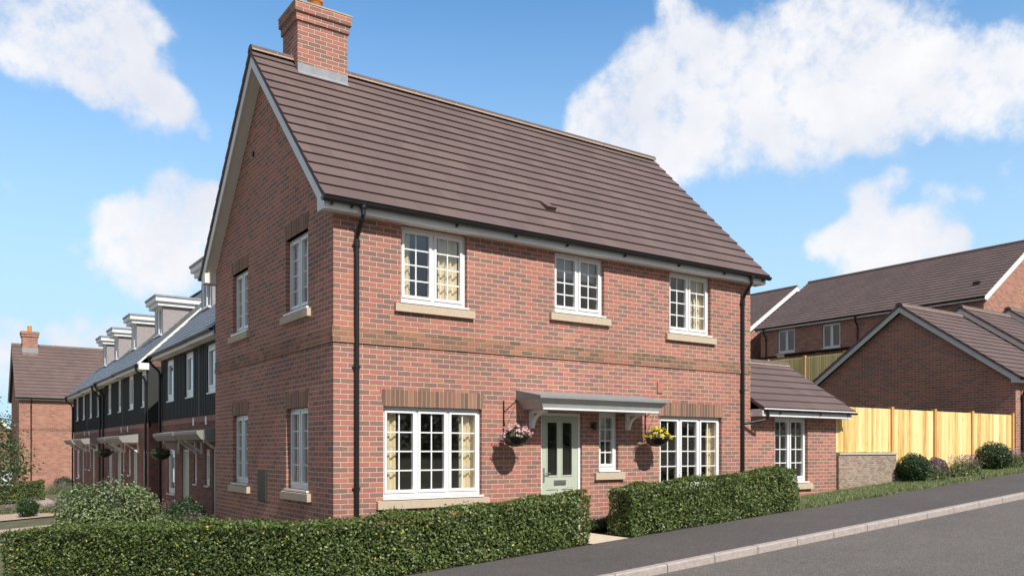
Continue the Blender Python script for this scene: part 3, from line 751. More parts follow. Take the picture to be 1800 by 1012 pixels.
# porch canopy
mb = MB(); X0, X1 = 3.16, 5.98
prof = [(0, 2.42), (-.68, 2.305), (-.68, 2.265), (0, 2.265)]
mb.px(prof, X0, X1)
can = mb.build('porch_canopy', M_CANROOF, house)
mb = MB()   # moulded fascia tapering inwards
top = [(X0+.02, 0, 2.265), (X0+.02, -.665, 2.265), (X1-.02, -.665, 2.265), (X1-.02, 0, 2.265)]
mid1 = [(X0+.10, 0, 2.175), (X0+.10, -.59, 2.175), (X1-.10, -.59, 2.175), (X1-.10, 0, 2.175)]
bot = [(X0+.14, 0, 2.105), (X0+.14, -.56, 2.105), (X1-.14, -.56, 2.105), (X1-.14, 0, 2.105)]
for A1, B1 in ((top, mid1), (mid1, bot)):
    for i in range(3): mb.face([A1[i], A1[i+1], B1[i+1], B1[i]])
mb.face(bot); mb.build('canopy_moulding', M_CANTRIM, can)
mb = MB(); mb.box(X0+.135, X1-.135, -.575, -.545, 2.09, 2.115); mb.build('canopy_edge', M_FASC, can)
for bx in (3.46, 5.60):
    mb = MB(); mb.box(bx-.035, bx+.035, -.05, -.001, 1.80, 2.104); mb.box(bx-.035, bx+.035, -.42, -.05, 2.045, 2.104)
    N = 8
    for k in range(N):   # curved brace
        t0, t1 = math.pi/2*k/N, math.pi/2*(k+1)/N
        f_ = lambda t, r: (-.05-.30*(1-math.cos(t))*r-.0, 1.83+.215*math.sin(t)*1.0)
        p = []
        for t, w_ in ((t0, 0), (t1, 0), (t1, 1), (t0, 1)):
            yy = -.04-.30*(1-math.cos(t)); zz = 1.825+.225*math.sin(t)
            p.append((yy-.045*w_*math.cos(t*.8), zz-.02*w_))
        mb.px(p, bx-.025, bx+.025)
    mb.build('canopy_bracket', M_WHITE, can)
mb = MB(); mb.box(4.765, 4.815, -.015, 0, 1.83, 1.89); mb.tube([(4.79, -.015, 1.86), (4.79, -.07, 1.86)], .012, 8); mb.tube([(4.79, -.075, 1.79), (4.79, -.075, 1.93)], .035, 12); mb.build('wall_lantern', M_BLACK, house)
# hanging-basket brackets are fixed to the wall
def bracket(x):
    mb = MB(); mb.tube([(x, -.012, 1.72), (x, -.012, 2.24)], .011, 8); mb.tube([(x, -.012, 2.05), (x, -.2, 2.14), (x, -.36, 2.21)], .009, 8); mb.tube([(x, -.36, 2.195), (x, -.36, 2.225)], .024, 8)
    mb.build('basket_bracket', M_BLACK, house)
bracket(2.915); bracket(6.055)
def basket(x, y, z, label, petals, ztop, hook=2.2, r=.22, n=320, fl=320):
    t = thing('hanging_basket', label, 'hanging basket', 'hanging baskets')
    mb = MB(); mb.lathe((x, y, z), [(0.0, -.15), (r*.45, -.135), (r*.8, -.08), (r, 0), (r*1.04, .02), (r*.95, .02), (0, .0)], 22); mb.build('bowl', M_BLACK, t, smooth=True)
    mb = MB()
    for k in range(3):
        a = k*2.09+.4; mb.tube([(x+r*math.cos(a), y+r*math.sin(a), z+.01), (x, y, hook)], .003, 5)
    mb.build('chain', M_BLACK, t)
    P = rng.normal(0, 1, (n, 3)); P /= np.linalg.norm(P, axis=1)[:, None]; P[:, 2] = np.abs(P[:, 2]); Nn = P.copy()
    rr = rng.uniform(.6, 1.05, n)[:, None]
    leaves('foliage', P*rr*[r, r, .16]+[x, y, z+.0], Nn, .05, M_TREEL, t)
    P = rng.normal(0, 1, (fl, 3)); P /= np.linalg.norm(P, axis=1)[:, None]; P[:, 2] = np.abs(P[:, 2]) - .15
    cl_ = rng.integers(0, 26, fl); base = P[:26].copy(); P = base[cl_]+rng.normal(0, .09, (fl, 3)); Nn = base[cl_]
    leaves('flowers', P*[r*1.12, r*1.12, ztop]+[x, y, z+.03], Nn, .038, petals, t, aspect=.9, jitter=.5)['kind'] = 'stuff'
    return t
basket(2.915, -.36, 1.64, 'black hanging basket of pink and white flowers left of the front door', M_PINKF, .18)
basket(6.02, -.35, 1.65, 'black hanging basket of yellow flowers at the right end of the canopy', M_YELF, .19)

# ---- side extension of the same house
EX1 = 11.93; ED = 3.0
anw = (9.782, 10.90, .765, 2.13)
mb = MB()
wallpanel(mb, (9.0, 0, 0), UX, NF, EX1-9.0, ZB+.5, 2.2, [(anw[0]-9, anw[1]-9, anw[2], anw[3])])
wallpanel(mb, (EX1, 0, 0), UY, (1, 0, 0), ED, ZB+.5, 2.2, []); wallpanel(mb, (9.0, ED, 0), UX, (0, 1, 0), EX1-9.0, ZB+.5, 2.2, [])
mb.prism([(EX1, 0, 2.2), (EX1, ED, 2.2), (EX1, ED/2, 3.38)], (-.25, 0, 0), (0, 0, 0))
plabel(mb.build('extension_wall', M_BRICK, house), 'brick wall of the single-storey side extension')
window(house, (9.0, 0, 0), UX, NF, anw[0]-9, anw[1]-9, anw[2], anw[3]-.005, 2, lab='window of the side extension', blind=.0)
mb = MB(); mb.box(9.0, EX1-.3, .3, ED-.3, 2.2, 2.3); mb.box(9.0, EX1-.3, .3, ED-.3, 0, .05); mb.build('inner_ceiling', M_INNER, house)
p2 = math.atan2(3.47-2.285, 1.5+.33); s2 = math.hypot(3.47-2.285, 1.83)
mb = MB(); slope(mb, (9.002, -.33, 2.285), UX, (0, math.cos(p2), math.sin(p2)), EX1+.22-9.0, s2, .3)
slope(mb, (9.002, ED+.33, 2.285), UX, (0, -math.cos(p2), math.sin(p2)), EX1+.22-9.0, s2, .3)
r2 = mb.build('extension_roof', M_TILE, house); ridge_x(r2, 9.01, EX1+.21, 1.5, 3.50)
mb = MB(); mb.box(9.03, EX1+.12, -.302, -.285, 2.125, 2.25); mb.box(9.03, EX1+.12, -.285, 0, 2.132, 2.145); mb.box(9.008, 9.03, -.302, 0, 2.125, 2.27); mb.build('extension_fascia', M_FASC, house)
mb = MB(); mb.box(9.03, EX1+.22, -.335, -.318, 2.262, 2.285); mb.build('eaves_trim', M_WHITE, house)
g2 = gutter(house, (9.05, -.303, 2.255), (EX1+.24, -.303, 2.255), (0, -1, 0), r=.04)
for gx in (9.55, 10.9, 11.9):
    mb = MB(); mb.box(gx-.014, gx+.014, -.345, -.303, 2.18, 2.205); mb.build('gutter_bracket', M_BLACK, g2)
mb = MB(); mb.tube([(9.13, -.34, 2.23), (9.13, -.34, 2.08), (9.10, -.30, 2.05), (8.80, -.09, 1.98), (8.74, -.045, 1.97)], .03, 10); mb.build('branch_pipe', M_BLACK, house)
mb = MB()
for s_ in (0, 1):
    f_ = (lambda y: y) if s_ == 0 else (lambda y: ED-y)
    zz = lambda y: 2.285+(y+.33)*math.tan(p2)-.055/math.cos(p2)
    mb.prism([(0, f_(-.29), zz(-.29)), (0, f_(1.5), zz(1.5)), (0, f_(1.5), zz(1.5)-.17), (0, f_(0), zz(0)-.14), (0, f_(-.0), 2.125), (0, f_(-.29), 2.125)], (EX1+.125, 0, 0), (EX1+.145, 0, 0))
mb.build('bargeboard', M_FASC, house)

# ------------------------------------------------------------------ generic gabled buildings further off
def gable_house_x(name, label, cat, X0, X1, Y0, Y1, z0, ze, zr_, bm, group=None, oh=.2, wins=(), chim=None, gauge=.3, thick=.14, barge=M_GREYW, door=None, pipe=None, ridge_mortar=False):
    """ridge along X; gables face -X and +X"""
    t = thing(name, label, cat, group); mb = MB(); D_ = Y1-Y0
    wallpanel(mb, (X0, Y0, 0), UX, NF, X1-X0, z0, ze, [(a-X0, b-X0, c, d) for a, b, c, d in wins]+([door] if door else []))
    wallpanel(mb, (X0, Y0, 0), UY, NG, D_, z0, ze, []); wallpanel(mb, (X1, Y0, 0), UY, (1, 0, 0), D_, z0, ze, []); wallpanel(mb, (X0, Y1, 0), UX, (0, 1, 0), X1-X0, z0, ze, [])
    ym = (Y0+Y1)/2; zm = zr_-.2
    for x, s_ in ((X0, 1), (X1, -1)): mb.prism([(x, Y0, ze), (x, Y1, ze), (x, ym, zm)], (0, 0, 0), (s_*.2, 0, 0))
    mb.build('wall', bm, t)
    e = .25; p = math.atan2(zr_-ze-.03, D_/2+e); s_len = math.hypot(zr_-ze-.03, D_/2+e); zb_ = ze+.03
    mb = MB(); slope(mb, (X0-oh, Y0-e, zb_), UX, (0, math.cos(p), math.sin(p)), X1-X0+2*oh, s_len, gauge)
    slope(mb, (X0-oh, Y1+e, zb_), UX, (0, -math.cos(p), math.sin(p)), X1-X0+2*oh, s_len, gauge)
    rf = mb.build('roof', M_TILE, t); ridge_x(rf, X0-oh, X1+oh, ym, zr_+.03)
    zz = lambda y: zb_+(min(y-Y0, Y1-y)+e)*math.tan(p)-.052/math.cos(p)
    for xa, xb in ((X0-oh+.03, X0-oh+.05), (X1+oh-.05, X1+oh-.03)):
        mb = MB()
        for s_ in (0, 1):
            f_ = (lambda y: Y0+y) if s_ == 0 else (lambda y: Y1-y)
            d = thick/math.cos(p)
            mb.prism([(0, f_(-.2), zz(Y0-.2)), (0, f_(D_/2), zz(ym)), (0, f_(D_/2), zz(ym)-d), (0, f_(.05), zz(Y0+.05)-d), (0, f_(.05), ze-.1), (0, f_(-.2), ze-.1)], (xa, 0, 0), (xb, 0, 0))
        mb.build('bargeboard', barge, t)
    mb = MB(); mb.box(X0-oh+.05, X1+oh-.05, Y0-.2, Y0-.185, ze-.1, ze+.03); mb.box(X0-oh+.05, X1+oh-.05, Y0-.185, Y0, ze-.09, ze-.08); mb.build('fascia', M_FASC, t)
    gutter(t, (X0-oh, Y0-.2, ze+.03), (X1+oh, Y0-.2, ze+.03), (0, -1, 0))
    if door:
        mb = MB(); mb.box(X0+door[0]+.002, X0+door[1]-.002, Y0+.12, Y0+.16, door[2]+.002, door[3]-.002)
        k = X0+door[0]+.15
        while k < X0+door[1]-.1: mb.box(k-.05, k+.05, Y0+.105, Y0+.12, door[2]+.08, door[3]-.08); k += .16
        mb.build('garage_door', M_BLACK, t)
    if pipe: downpipe(t, (pipe, Y0-.25, ze), (0, -1, 0), (1, 0, 0), z0, off=.2, r=.036)
    for q_ in wins: window(t, (X0, Y0, 0), UX, NF, q_[0]-X0, q_[1]-X0, q_[2], q_[3], 2, 2, 4)
    return t
def gable_house_y(name, label, cat, X0, X1, Y0, Y1, z0, ze, zr_, bm, wins=(), group=None, barge=M_FASC, gauge=.3):
    """ridge along Y; the side facing -X carries the windows"""
    t = thing(name, label, cat, group); mb = MB(); D_ = X1-X0
    wallpanel(mb, (X0, Y0, 0), UY, NG, Y1-Y0, z0, ze, [(a-Y0, b-Y0, c, d) for a, b, c, d in wins])
    wallpanel(mb, (X0, Y0, 0), UX, NF, D_, z0, ze, []); wallpanel(mb, (X0, Y1, 0), UX, (0, 1, 0), D_, z0, ze, []); wallpanel(mb, (X1, Y0, 0), UY, (1, 0, 0), Y1-Y0, z0, ze, [])
    xm = (X0+X1)/2
    for y, s_ in ((Y0, 1), (Y1, -1)): mb.prism([(X0, y, ze), (X1, y, ze), (xm, y, zr_-.2)], (0, 0, 0), (0, s_*.2, 0))
    mb.build('wall', bm, t)
    e = .25; oh = .15; p = math.atan2(zr_-ze-.03, D_/2+e); sl_ = math.hypot(zr_-ze-.03, D_/2+e); zb_ = ze+.03
    mb = MB(); slope(mb, (X0-e, Y0-oh, zb_), UY, (math.cos(p), 0, math.sin(p)), Y1-Y0+2*oh, sl_, gauge)
    slope(mb, (X1+e, Y0-oh, zb_), UY, (-math.cos(p), 0, math.sin(p)), Y1-Y0+2*oh, sl_, gauge)
    rf = mb.build('roof', M_TILE, t); ridge_y(rf, Y0-oh, Y1+oh, xm, zr_+.03)
    zz = lambda x: zb_+(min(x-X0, X1-x)+e)*math.tan(p)-.052/math.cos(p)
    for ya, yb in ((Y0-oh-.02, Y0-oh+.004), (Y1+oh-.004, Y1+oh+.02)):
        mb = MB()
        for s_ in (0, 1):
            f_ = (lambda x: X0+x) if s_ == 0 else (lambda x: X1-x)
            d = .17/math.cos(p)
            mb.prism([(f_(-.25), 0, zz(X0-.25)+.04), (f_(D_/2), 0, zz(xm)+.04), (f_(D_/2), 0, zz(xm)-d), (f_(0), 0, zz(X0)-d), (f_(-.0), 0, ze-.1), (f_(-.25), 0, ze-.1)], (0, ya, 0), (0, yb, 0))
        mb.build('bargeboard', barge, t)
    mb = MB(); mb.box(X0-.2, X0-.185, Y0-oh+.01, Y1+oh-.01, ze-.1, ze+.03); mb.build('fascia', M_FASC, t)
    gutter(t, (X0-.2, Y0-oh, ze+.03), (X0-.2, Y1+oh, ze+.03), (-1, 0, 0))
    for q_ in wins:
        window(t, (X0, Y0, 0), UY, NG, q_[0]-Y0, q_[1]-Y0, q_[2], q_[3], 2, 1, 1, curt=())
    return t

# garage block on the right, stepped up the hill
gd = 'row of garages stepping uphill'
gable_house_x('garage', 'nearest brick garage, dark gable behind the pine fence', 'garage', 20.3, 23.95, -.05, 6.62, .6, 3.42, 5.98, M_BRICK, gd, pipe=20.62, door=(1.0, 3.3, 1.1, 3.1))
gable_house_x('garage', 'middle brick garage roof, one step up from the nearest', 'garage', 24.0, 27.35, -.05, 6.62, .8, 3.72, 6.28, M_BRICK, gd, door=(.5, 2.8, 1.3, 3.3))
gable_house_x('garage', 'topmost brick garage roof at the right edge of the photo', 'garage', 27.4, 31.0, -.05, 6.62, 1.0, 3.98, 6.54, M_BRICK, gd, door=(.5, 2.8, 1.5, 3.5))
# houses uphill
u1 = gable_house_y('hillside_house', 'long brick house uphill with wide brown roof above the garages', 'house', 30.0, 38.4, 5.45, 16.45, 2.5, 7.55, 10.5, M_BRICK2,
    wins=((14.4, 15.42, 6.26, 7.42), (11.9, 12.88, 6.24, 7.4), (8.3, 9.3, 6.26, 7.42)), group='houses up the hill')
for yy in (16.1, 11.0):
    downpipe(u1, (29.75, yy, 7.5), (-1, 0, 0), (0, 1, 0), 3, off=.2)
for py_, px_ in ((544, 1715), (567, 1357)):
    pass
mb = MB(); mb.box(30.75, 30.95, 6.0, 6.25, 8.2, 8.42); mb.build('roof_vent', M_BLACK, u1)
mb = MB(); mb.box(30.55, 30.7, 14.9, 15.15, 8.0, 8.12); mb.build('roof_vent', M_BLACK, u1)
gable_house_y('hillside_house', 'brick house uphill whose white verge slopes beside the main house corner', 'house', 30.0, 38.4, 17.5, 26.0, 2.3, 7.5, 10.42, M_BRICK2, group='houses up the hill')
def leanto(y0, y1, x0, x1, z0, z1, lab):
    t = thing('garden_shed', lab, 'outbuilding'); mb = MB(); mb.box(x0, x1, y0, y1, 2.6, z0-.12); mb.build('wall', M_BRICK, t)
    mb = MB(); L = math.hypot(x1-x0+.3, z1-z0); slope(mb, (x0-.15, y0-.1, z0-.02), UY, ((x1-x0+.3)/L, 0, (z1-z0)/L), y1-y0+.2, L, .3); mb.build('roof', M_TILE, t)
    gutter(t, (x0-.15, y0-.1, z0), (x0-.15, y1+.1, z0), (-1, 0, 0), r=.06)
leanto(11.9, 16.5, 25.4, 27.8, 5.50, 5.85, 'low tiled outbuilding with black gutter behind the extension roof')
leanto(6.9, 11.7, 26.0, 28.4, 5.62, 5.95, 'low tiled outbuilding behind the high garden fence')

# ------------------------------------------------------------------ terrace on the left
XT, ZF = .40, -.65
def unit(y0, y1, ze, label, uw, gw, dy, dw, can_y, hn, near_end=False, far_end=False, dorm=None, pipes=(), sw=None):
    t = thing('terraced_house', label, 'house', 'terraced houses with black cladding')
    xb = XT+7.2; zc = ZF+2.88
    mb = MB(); U = UY
    holes = [(a-y0, b-y0, c, d) for a, b, c, d in gw]+[(dy-y0, dw-y0, ZF, 1.45)]
    wallpanel(mb, (XT, y0, 0), UY, NG, y1-y0, ZF-.6, zc-.14, [(a, b, c, min(d, zc-.15)) for a, b, c, d in holes])
    wallpanel(mb, (XT, y0, 0), UX, NF, xb-XT, ZF-.6, ze, []); wallpanel(mb, (XT, y1, 0), UX, (0, 1, 0), xb-XT, ZF-.6, ze, []); wallpanel(mb, (xb, y0, 0), UY, (1, 0, 0), y1-y0, ZF-.6, ze, [])
    xm = (XT+xb)/2; zrd = ze+(xm-XT+.3)*1.0
    for y in (y0, y1-.2): mb.prism([(XT, y, ze), (xb, y, ze), (xm, y, zrd-.35)], (0, .001, 0), (0, .199, 0))
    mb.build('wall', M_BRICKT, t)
    mb = MB(); obox(mb, (XT, y0, 0), UY, NG, .0, y1-y0, -.05, .012, zc-.14, zc); mb.build('brick_band', M_PINK, t)
    mb = MB(); wallpanel(mb, (XT-.03, y0, 0), UY, NG, y1-y0, zc, ze, [(a-y0, b-y0, c, d) for a, b, c, d in uw])
    mb.box(XT-.031, XT+1.2, y0-.02, y0-.001, zc, ze-.02); mb.face([(XT-.03, y0, zc), (XT-.03, y1, zc), (XT+.1, y1, zc), (XT+.1, y0, zc)])
    k = y0+.15
    while k < y1:   # board joints
        hit = [q for q in uw if q[0]-.02 < k < q[1]+.02]
        mb.box(XT-.042, XT-.031, k-.012, k+.012, zc, (hit[0][2]-.035 if hit else ze-.02))
        k += .15
    mb.build('cladding', M_CLAD, t)
    for a, b, c, d in uw: window(t, (XT, y0, 0), UY, NG, a-y0, b-y0, c, d, 1, 1, 1, rec=.0, sill=False, board=.03, blind=.02, fw=.10)
    for a, b, c, d in gw: window(t, (XT, y0, 0), UY, NG, a-y0, b-y0, c, d, 1, 1, 1, sill=False, rec=.03, blind=.02, fw=.085)
    dd = MB(); obox(dd, (XT, 0, 0), UY, NG, dy+.05, dw-.05, -.1, -.05, ZF, 1.40); Dr = dd.build('front_door', M_SAGE, t)
    dd = MB(); obox(dd, (XT, 0, 0), UY, NG, dy, dy+.05, -.12, -.03, ZF, 1.45); obox(dd, (XT, 0, 0), UY, NG, dw-.05, dw, -.12, -.03, ZF, 1.45); obox(dd, (XT, 0, 0), UY, NG, dy+.05, dw-.05, -.12, -.03, 1.40, 1.45); dd.build('door_frame', M_WHITE, Dr)
    mb = MB(); mb.box(XT+.3, xb-.3, y0+.3, y1-.3, 1.9, 2.2); mb.box(XT+.3, xb-.3, y0+.3, y1-.3, ZF-.3, ZF); mb.box(XT+2.8, XT+2.9, y0+.31, y1-.31, ZF, ze); mb.build('inner_floor', M_INNER, t)
    # roof
    L = math.hypot(xm-XT+.33, zrd-ze-.02); c_, s_ = (xm-XT+.33)/L, (zrd-ze-.02)/L
    mb = MB(); slope(mb, (XT-.33, y0, ze+.02), UY, (c_, 0, s_), y1-y0, L, .22, lip=.014)
    slope(mb, (xb+.33, y0, ze+.02), UY, (-c_, 0, s_), y1-y0, L, .22, lip=.014); rf = mb.build('roof', M_SLATE, t); ridge_y(rf, y0, y1, xm, zrd+.03)
    mb = MB(); mb.box(XT-.29, XT-.27, y0, y1, ze-.12, ze+.0); mb.build('fascia', M_FASC, t)
    mb = MB(); mb.box(XT-.27, XT-.03, y0, y1, ze-.11, ze-.10); mb.build('soffit', M_SOFF, t)
    gutter(t, (XT-.29, y0, ze+.01), (XT-.29, y1, ze+.01), (-1, 0, 0), r=.05)
    if near_end:
        mb = MB(); mb.box(XT-.3, XT-.02, y0-.12, y0-.002, ze-.14, ze+.05); mb.build('eaves_box', M_FASC, t)
    if near_end or far_end:
        y = y0 if near_end else y1; mb = MB()
        ya, yb = (y-.04, y-.001) if near_end else (y+.001, y+.04)
        pr = [(XT-.3, 0, ze+.0), (xm, 0, zrd-.02), (xm, 0, zrd+.045), (XT-.33, 0, ze+.045)]
        mb.prism(pr, (0, ya, 0), (0, yb, 0)); mb.build('verge', M_SOFF, t)
    for yp in pipes: downpipe(t, (XT-.34, yp, ze-.03), (-1, 0, 0), (0, 1, 0), ZF, off=.26, r=.034)
    # canopy with brackets
    c0, c1 = can_y; mb = MB(); mb.prism([(XT, 0, 1.93), (XT-.6, 0, 1.84), (XT-.6, 0, 1.78), (XT-.5, 0, 1.66), (XT, 0, 1.66)], (0, c0, 0), (0, c1, 0)); cn = mb.build('porch_canopy', M_CANT2, t)
    for by in (c0+.25, c1-.25):
        mb = MB(); mb.box(XT-.05, XT-.001, by-.03, by+.03, 1.35, 1.66); mb.box(XT-.4, XT-.05, by-.03, by+.03, 1.61, 1.66)
        mb.prism([(XT-.05, 0, 1.36), (XT-.05, 0, 1.43), (XT-.33, 0, 1.61), (XT-.39, 0, 1.61)], (0, by-.02, 0), (0, by+.02, 0)); mb.build('canopy_bracket', M_WHITE, cn)
    mb = MB(); obox(mb, (XT, 0, 0), UY, NG, hn-.05, hn+.05, 0, .02, 2.02, 2.2); mb.build('number_plate', M_WHITE, t)  # plain white house number plate, gives no light
    if dorm is not None:
        d0, d1 = dorm; XD = 1.30; zb = ze+.02+(XD-XT+.33)*s_/c_; zt = zb+.93
        xbk = XD+(zt-zb)*c_/s_
        mb = MB(); mb.prism([(XD, 0, zb-.15), (XD, 0, zt), (xbk, 0, zt), (XD+.05, 0, zb-.15)], (0, d0, 0), (0, d0+.12, 0)); mb.prism([(XD, 0, zb-.15), (XD, 0, zt), (xbk, 0, zt), (XD+.05, 0, zb-.15)], (0, d1-.12, 0), (0, d1, 0))
        mb.box(XD, XD+.1, d0+.12, d1-.12, zb-.15, zb+.04); mb.box(XD+.3, XD+.34, d0+.12, d1-.12, zb, zt)
        dm = mb.build('dormer', M_CHEEK, t)
        mb = MB(); wy0, wy1 = d0+.13, d1-.13
        mb.box(XD-.0, XD+.06, wy0, wy0+.07, zb+.04, zt); mb.box(XD-.0, XD+.06, wy1-.07, wy1, zb+.04, zt); mb.box(XD, XD+.06, wy0+.07, wy1-.07, zb+.04, zb+.11); mb.box(XD, XD+.06, wy0+.07, wy1-.07, zt-.07, zt); mb.box(XD-.01, XD+.06, (wy0+wy1)/2-.04, (wy0+wy1)/2+.04, zb+.11, zt-.07); mb.box(XD-.08, XD, wy0-.03, wy1+.03, zb+.0, zb+.035)
        mb.build('window_frame', M_WHITE, dm)
        mb = MB(); mb.face([(XD+.04, wy0, zb+.04), (XD+.04, wy1, zb+.04), (XD+.04, wy1, zt), (XD+.04, wy0, zt)]); mb.build('glass', M_GLASS, dm)
        mb = MB(); mb.box(XD-.17, xbk+.3, d0-.1, d1+.1, zt, zt+.13); mb.box(XD-.25, xbk+.4, d0-.18, d1+.18, zt+.13, zt+.27); mb.build('dormer_fascia', M_FASC, dm)
        mb = MB(); mb.box(XD-.28, xbk+.4, d0-.21, d1+.21, zt+.27, zt+.33); mb.build('dormer_roof', M_LEAD, dm)
    return t
# each house: upper windows, ground windows, door
Z1, Z2 = 2.73, 3.80
unit(6.7, 8.93, 3.98, 'terraced house half hidden behind the main house gable', [(7.35, 8.22, Z1, Z2)], [(8.1, 8.46, .63, 1.45)], 7.0, 7.85, (6.8, 8.9), 8.36, dorm=(7.2, 8.3))
unit(8.93, 12.95, 3.97, 'terraced house next to the recess, its canopy nearest the camera', [(9.42, 10.22, Z1, Z2), (11.46, 12.27, Z1, Z2)], [(9.2, 9.5, .63, 1.45), (11.46, 12.27, .29, 1.45)], 9.98, 10.68, (8.98, 11.14), 9.5, far_end=True, dorm=(11.3, 12.4), pipes=(12.86,))
unit(14.68, 18.65, 3.90, 'terraced house just beyond the recess in the cladding', [(14.92, 15.68, Z1, Z2), (16.9, 17.68, Z1, Z2)], [(14.84, 15.6, .2, 1.45), (17.55, 17.96, .63, 1.45)], 16.45, 17.15, (15.9, 18.6), 17.96, near_end=True, dorm=(17.17, 18.4), pipes=(14.76,))
unit(18.66, 22.6, 3.88, 'terraced house in the middle of the row, with a hanging basket', [(18.98, 19.64, Z1, Z2), (20.98, 21.7, Z1, Z2)], [(18.66, 19.05, .63, 1.45), (20.98, 21.7, .2, 1.45)], 19.2, 20.05, (18.7, 20.2), 19.09, dorm=(21.5, 22.5), pipes=(22.4,))
unit(22.62, 26.8, 3.84, 'terraced house second from the far end of the row', [(23.6, 24.25, Z1, Z2), (25.5, 26.25, Z1, Z2)], [(23.6, 24.2, .2, 1.45), (26.1, 26.45, .63, 1.45)], 25.05, 25.68, (24.0, 26.4), 26.42, near_end=True, dorm=(25.25, 26.25), pipes=(23.2,))
unit(26.82, 31.1, 3.82, 'terraced house at the far end of the row', [(27.5, 28.2, Z1, Z2), (29.4, 30.2, Z1, Z2)], [(27.05, 27.4, .63, 1.45), (29.4, 30.2, .2, 1.45)], 28.0, 28.6, (26.9, 29.3), 27.7, dorm=(28.1, 29.1), pipes=(30.95,))
t = thing('link_wall', 'recessed wall linking two terraced houses, black cladding over brick', 'wall')
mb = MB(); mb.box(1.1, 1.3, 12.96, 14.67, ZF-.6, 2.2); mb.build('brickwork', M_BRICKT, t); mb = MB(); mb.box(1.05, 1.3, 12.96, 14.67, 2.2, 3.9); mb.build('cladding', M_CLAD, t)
mb = MB(); L = 5.0; slope(mb, (.75, 12.96, 3.9), UY, (.7071, 0, .7071), 1.71, 4.2, .22, lip=.014); mb.build('roof', M_SLATE, t)
basket(XT-.45, 10.95, 1.33, 'hanging basket of green foliage under the nearest terrace canopy', M_TREEL, .12, hook=1.72, r=.24)
basket(XT-.45, 19.6, 1.33, 'hanging basket of green foliage far along the terrace', M_TREEL, .12, hook=1.72, r=.24)
# house across the end of the terrace
far = gable_house_x('detached_house', 'orange brick house closing the far end of the terrace', 'house', -.86, 8.0, 44.5, 50.6, -1.4, 4.42, 7.85, M_BRICK2, barge=M_FASC, pipe=-.25)
mb = MB(); mb.box(-.52, .30, 46.9, 47.7, 7.0, 8.55); mb.box(-.57, .35, 46.85, 47.75, 8.3, 8.45); mb.box(-.60, .38, 46.82, 47.78, 8.46, 8.62); fc = mb.build('chimney', M_BRICK2, far)
mb = MB(); mb.box(-.54, .32, 46.88, 46.9, 7.3, 7.62); mb.build('lead_flashing', M_LEAD, fc); mb = MB(); mb.lathe((-.11, 47.3, 8.6), [(.12, 0), (.12, .4), (.08, .4)], 14); mb.build('chimney_pot', M_POT, fc)
mb = MB(); mb.px([(44.505, 2.56), (44.48, 2.56), (44.48, 2.72), (44.505, 2.72)], -.86, 8.0); mb.build('string_course', M_BAND, far)
gable_house_y('small_house', 'distant low brick building with white verge at the left edge', 'outbuilding', -6.2, 1.6, 53.0, 60.0, -1.4, .6, 4.3, M_BRICK2)
t = MB(); t.box(-7.5, -1.0, 47.0, 47.25, -1.4, .10); t.box(-7.5, -.98, 46.97, 47.28, .10, .16); tag(t.build('garden_wall', M_WALLW), 'low white rendered wall at the left edge, behind the far hedge', 'wall')

# ------------------------------------------------------------------ fences and retaining wall
def fence(label, o, u, n, posts, panels, top, mat, post, group=None):
    t = thing('wooden_fence', label, 'fence')
    for (a, zb) in posts:
        mb = MB(); obox(mb, o, u, n, a-.05, a+.05, -.03, .065, zb, top+.03); mb.build('post', post, t)
    for (a0, a1, zb) in panels:
        mb = MB(); a = a0
        while a < a1-.01:
            b = min(a+.1, a1); O, U, N = Vector(o), Vector(u), Vector(n)
            pr = [O+U*a+N*.010, O+U*(b+.012 if b < a1 else b)+N*.024, O+U*(b+.012 if b < a1 else b)+N*.012, O+U*a+N*.0]
            mb.prism(pr, (0, 0, zb+random.uniform(0, .01)), (0, 0, top-.02-random.uniform(0, .006))); a = b
        obox(mb, o, u, n, a0, a1, -.05, -.002, zb+.25, zb+.33); obox(mb, o, u, n, a0, a1, -.05, -.002, top-.35, top-.27)
        mb.build('board_panel', mat, t)
    return t
fence('fresh yellow pine board fence above the lawn, right of the extension', (0, .02, 0), UX, NF,
      [(14.14, .9), (16.07, .7), (17.95, .8), (20.2, 1.0)], [(11.94, 14.09, 1.385), (14.19, 16.02, .72), (16.12, 17.9, .84), (18.0, 20.15, .95)], 2.44, M_PINE, M_POST)
t = thing('retaining_wall', 'low rubble stone retaining wall under the pine fence', 'wall')
mb = MB(); mb.box(11.94, 14.25, -.06, .12, .2, 1.33); mb.build('stonework', M_STONEW, t)
mb = MB(); mb.box(11.94, 14.27, -.085, .12, 1.332, 1.38); mb.build('coping', M_SILL, t)
fence('weathered board fence high behind the extension roof', (24.0, 0, 0), UY, NG, [(9.5, 3.0), (7.72, 3.0), (11.3, 3.0)], [(7.78, 9.44, 3.3), (9.56, 11.24, 3.3), (11.36, 13.2, 3.3)], 5.19, M_PINE2, M_POST)

